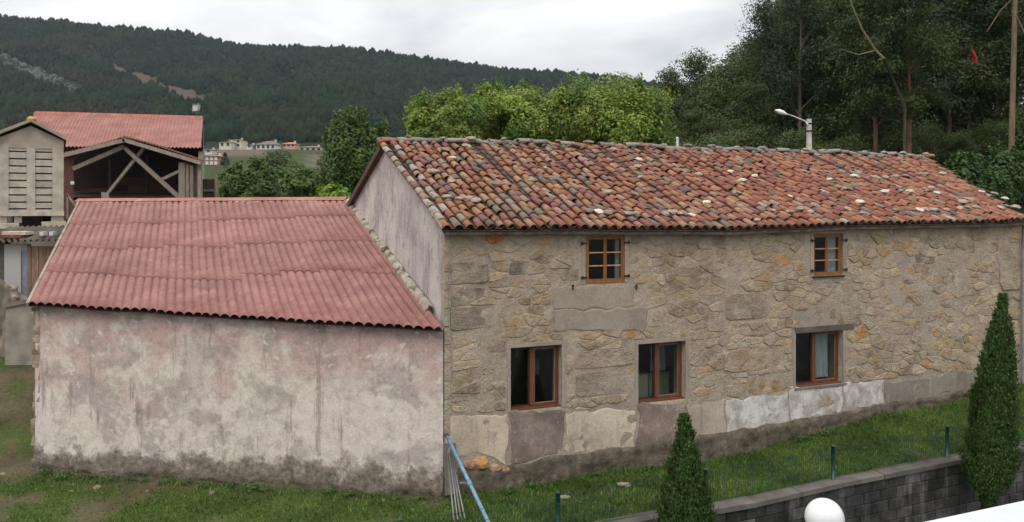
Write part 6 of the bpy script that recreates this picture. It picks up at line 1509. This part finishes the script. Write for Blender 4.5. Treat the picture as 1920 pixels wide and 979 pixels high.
# outside the shed and house
sa = (X - SA.x) * SD.x + (Yq - SA.y) * SD.y; sn = (X - SA.x) * SN.x + (Yq - SA.y) * SN.y
ok = np.where((sa > 0) & (sa < SLEN + 0.1), sn > 0.12, True) & np.where((sa <= 0), ng > 0.12, True) & (Yq > 10.5) & (Yq < 21)
X, Yq = X[ok], Yq[ok]; kx = np.array([nz(x, y, 3.0, 0.8) + 0.6 * nz(x, y, 9.0, 2.1) for x, y in zip(X, Yq)]) + 0.30 * sstep(-8.2, -10.5, X) + np.where(X < -1, 0.05, -0.3) - 0.1
ok = rng.random(len(X)) > sstep(0.0, 0.5, kx) * 0.93; X, Yq, kx = X[ok], Yq[ok], kx[ok]; n = len(X); Zq = ground_z(X, Yq)
tf_ = np.array([nz(x, y, 22, 1.6) + 0.7 * nz(x, y, 25, 5.0) for x, y in zip(X, Yq)]); hgt = rng.uniform(0.022, 0.065, n) * (1 + 1.6 * np.clip(tf_, 0, 1)) * (1 + 0.7 * (rng.random(n) < 0.05)); a = rng.uniform(0, 6.28, n); wd = rng.uniform(0.008, 0.018, n); ln = rng.normal(size=(n, 2)) * 0.4 * hgt[:, None]
B0 = np.stack([X, Yq, Zq - 0.005], 1); dv = np.stack([np.cos(a) * wd, np.sin(a) * wd, np.zeros(n)], 1); tipv = B0 + np.stack([ln[:, 0], ln[:, 1], hgt], 1)
V = np.stack([B0 - dv, B0 + dv, tipv], 1).reshape(-1, 3); cols = np.array([(0.085, 0.145, 0.03), (0.066, 0.125, 0.027), (0.105, 0.16, 0.036), (0.15, 0.16, 0.06)]); cc = cols[rng.choice(4, n, p=[0.35, 0.35, 0.22, 0.08])] * rng.uniform(0.7, 1.3, n)[:, None]
pt = np.array([nz(x, y, 12, 1.1) + 0.6 * nz(x, y, 15, 3.2) for x, y in zip(X, Yq)])[:, None]; cc = cc * (1 + 0.5 * np.clip(pt, -0.7, 0.7)) + np.clip(pt - 0.15, 0, 1) * np.array([0.06, 0.035, 0.008])
tag(link('lawn_grass', np_mesh('lawn_grass', V, np.arange(3 * n).reshape(n, 3), np.repeat(cc, 3, 0), False, M['leaf'])), 'short grass of the lawn around the house', 'grass', None, 'stuff')
wr = random.Random(31)
def weed(p, s, label, group, seed):
    rng = np.random.default_rng(seed); n = 70; a = rng.uniform(0, 6.28, n); r = rng.random(n) ** 0.6 * s; C = np.stack([np.cos(a) * r, np.sin(a) * r, rng.random(n) * s * 0.7 + 0.02], 1)
    V, F = leaf_quads(C, np.stack([np.cos(a) * 0.5, np.sin(a) * 0.5, np.ones(n)], 1) + rng.normal(size=(n, 3)) * 0.4, s * 0.45, rng, 0.4); cc = np.array([(0.05, 0.11, 0.03), (0.075, 0.13, 0.035)])[rng.integers(0, 2, n)]
    o = link('weed', np_mesh('weed', V, F, np.repeat(cc, 4, 0), False, M['leaf'])); o.location = p; tag(o, label, 'plant', group)
for k, a in enumerate((0.35, 0.8, 1.2, 1.7, 2.1, 2.6, 3.3, 3.6, 4.1, 4.6, 5.0, 5.4, 5.9, 6.2, 6.6, 7.1, 7.6, 8.2)):
    p = S(a, 0, wr.uniform(0.2, 0.4)); p.z = gz(p.x, p.y); weed(p, wr.uniform(0.09, 0.17), 'small leafy weed growing at the foot of the shed wall', 'weeds at the shed foot', 50 + k)
for k, a in enumerate((1.1, 1.6, 2.1, 2.6, 3.0, 3.4, 4.1, 4.6, 5.1, 5.6, 6.4, 7.2, 8.0, 8.6, 9.5, 10.6)):
    p = W(a, 0, wr.uniform(0.2, 0.35)); p.z = gz(p.x, p.y); weed(p, wr.uniform(0.08, 0.17), 'small leafy weed growing at the foot of the stone house', 'weeds at the house foot', 80 + k)
for k in range(9):
    a = wr.uniform(-0.1, SLEN + 0.5); p = S(a, 0, wr.uniform(0.2, 0.95)); r = wr.uniform(0.025, 0.07); p.z = gz(p.x, p.y) + r * 0.15; m = MB(); v, f = icorock((0, 0, 0), r, 70 + k, (1.3, 1, 0.6), 2); q = wr.uniform(0.7, 1.2); m.add(v, f, (0.19 * q, 0.155 * q, 0.12 * q))
    o = link('loose_stone', m.mesh('loose_stone', M['stone'], True)); o.location = p; o.rotation_euler = (0, 0, wr.random() * 6); tag(o, 'small fallen stone on the ground before the shed', 'stone', 'fallen stones before the shed')
for k, (px, py, lb_) in enumerate(((1058, 914, 'pale flat stone on the lawn near the fence'), (1170, 898, 'flat stone lying in the grass below the second lower window'))):
    p = P(px, py, 14.4 if k == 0 else 14.9); p.z = gz(p.x, p.y) + 0.02; m = MB(); v, f = icorock((0, 0, 0), 0.09, 170 + k, (1.4, 1, 0.4), 2); m.add(v, f, (0.24, 0.21, 0.17)); o = link('loose_stone', m.mesh('loose_stone', M['stone'], True)); o.location = p; tag(o, lb_, 'stone')
# ------------------------------------------------------------------ street lamp behind the house
YL = 31.0
sl = thing('street_lamp', (P(1517, 0, YL).x, YL, gz(P(1517, 0, YL).x, YL)), 'grey street lamp on a concrete post behind the tiled roof', 'street lamp')
b = Vector((P(1517, 0, YL).x, YL, gz(P(1517, 0, YL).x, YL))); t = P(1517, 223, YL)
m = MB(); m.hexa([b + Vector((-0.11, -0.09, 0)), b + Vector((0.11, -0.09, 0)), b + Vector((0.11, 0.09, 0)), b + Vector((-0.11, 0.09, 0)), t + Vector((-0.075, -0.065, 0)), t + Vector((0.075, -0.065, 0)), t + Vector((0.075, 0.065, 0)), t + Vector((-0.075, 0.065, 0))], (1.75, 1.75, 1.75)); m.build('post', M['concrete'], sl)
m = MB(); m.tube([P(1515, 234, YL - 0.1), P(1509, 227, YL - 0.1), P(1490, 219, YL - 0.1), P(1472, 213, YL - 0.1)], 0.028, 8, tint=(1.8, 1.8, 1.8)); m.build('arm', M['grey_metal'], sl, True)
m = MB(); m.tube([P(1475, 214.5, YL - 0.1), P(1469, 212, YL - 0.1), P(1460, 209, YL - 0.1), P(1453, 207, YL - 0.1)], [0.03, 0.085, 0.095, 0.03], 10, tint=(2.4, 2.4, 2.4)); hd = m.build('lamp_head', M['grey_metal'], sl, True)
m = MB(); m.tube([P(1468, 213.8, YL - 0.1), P(1461, 211.3, YL - 0.1), P(1455, 209, YL - 0.1)], [0.03, 0.07, 0.03], 8); m.build('lens', M['white_paint'], hd, True)
for yy in (233, 247):
    m = MB(); q = P(1517, yy, YL); m.box(q + Vector((-0.095, -0.085, 0)), (0.19, 0, 0), (0, 0.17, 0), (0, 0, 0.05)); m.build('band', M['iron'], sl)
wp = thing('white_post', (P(1270, 0, 27).x, 27, gz(P(1270, 0, 27).x, 27)), 'thin white post showing just above the ridge right of the bright trees', 'post')
m = MB(); b = Vector((P(1270, 0, 27).x, 27, gz(P(1270, 0, 27).x, 27))); m.bar(b, P(1270, 260, 27), 0.07, 0.07); m.build('shaft', M['white_paint'], wp)
m = MB(); m.lathe(P(1270, 260, 27), [(0.05, 0), (0.05, 0.03), (0.01, 0.06)], 8); m.build('cap', M['white_paint'], wp)
# ------------------------------------------------------------------ globe lamp in the yard below, terrace rail beside the camera
YQ = 8.6
gc = P(1546, 971, YQ); u_, n_ = un(gc.x, gc.y); g0 = float(low_z(u_))
gl = thing('globe_lamp', (gc.x, gc.y, g0), 'white globe lamp on a post in front of the block wall', 'lamp')
m = MB(); m.lathe(gc, [(0.203 * math.sin(math.pi * k / 24), -0.203 * math.cos(math.pi * k / 24)) for k in range(1, 24)], 40); m.build('globe', M['globe'], gl, True)
m = MB(); m.lathe((gc.x, gc.y, gc.z - 0.27), [(0.045, 0), (0.075, 0.03), (0.085, 0.075)], 16); m.build('collar', M['iron'], gl, True)
m = MB(); m.lathe((gc.x, gc.y, g0), [(0.09, 0), (0.09, 0.08), (0.045, 0.14), (0.035, gc.z - 0.27 - g0)], 14); m.build('post', M['iron'], gl, True)
r0, rd = Vector((1.552, 2.93, 4.0)), Vector((0.44, 0.185, 0)).normalized(); rn = Vector((-rd.y, rd.x, 0))
tr = thing('terrace_rail', (r0.x + 1, r0.y, 3.0), 'white terrace railing cutting the lower right corner of the picture', 'railing')
m = MB(); e = 0.012
a, b = r0 - rd * 1.2, r0 + rd * 2.6; wd = 0.34
pr_ = [(0, -0.07), (0, -e), (-e, 0), (-wd + e, 0), (-wd, -e), (-wd, -0.07)]
ring0 = [a + rn * x + UP * z for x, z in pr_]; ring1 = [b + rn * x + UP * z for x, z in pr_]; n = len(pr_)
m.add(ring0 + ring1, [(i, (i + 1) % n, n + (i + 1) % n, n + i) for i in range(n)] + [tuple(range(n - 1, -1, -1)), tuple(range(n, 2 * n))]); m.build('cap', M['white_paint'], tr)
for k in range(20):
    q = a + rd * (0.1 + k * 0.19) - rn * (wd / 2); m = MB(); m.box(q + Vector((-0.02, -0.02, -0.92)), (0.04, 0, 0), (0, 0.04, 0), (0, 0, 0.85)); m.build('baluster', M['white_paint'], tr)
tf = MB(); p0, p1 = a - rd * 3 + rn * 0.06, b + rd * 2 + rn * 0.06
tf.hexa([p0 + Vector((0, 0, -1.16)), p1 + Vector((0, 0, -1.16)), p1 - rn * 6 + Vector((0, 0, -1.16)), p0 - rn * 6 + Vector((0, 0, -1.16)), p0 + Vector((0, 0, -0.93)), p1 + Vector((0, 0, -0.93)), p1 - rn * 6 + Vector((0, 0, -0.93)), p0 - rn * 6 + Vector((0, 0, -0.93))]); tag(tf.build('terrace_floor', M['concrete']), kind='structure')

# ------------------------------------------------------------------ the air: far things fade
HAZE = 0.00008
hm = bpy.data.materials.new('haze'); hm.use_nodes = True; hn = hm.node_tree.nodes; hn.clear()
ho = hn.new('ShaderNodeOutputMaterial'); hv = hn.new('ShaderNodeVolumePrincipled'); hv.inputs['Density'].default_value = HAZE; hv.inputs['Color'].default_value = (0.80, 0.88, 1.0, 1); hv.inputs['Anisotropy'].default_value = 0.2
hm.node_tree.links.new(hv.outputs[0], ho.inputs['Volume'])
m = MB(); zl, zh = float(GV[:, 2].min()) - 1.0, float(max(GV[:, 2].max(), Vt[:, :, 2].max())) + 4; x0, x1, y0, y1 = float(gx.min()) - 5, float(gx.max()) + 5, float(gy.min()) - 5, float(gy.max()) + 5
m.box((x0, y0, zl), (x1 - x0, 0, 0), (0, y1 - y0, 0), (0, 0, zh - zl)); tag(m.build('haze', hm), kind='stuff')
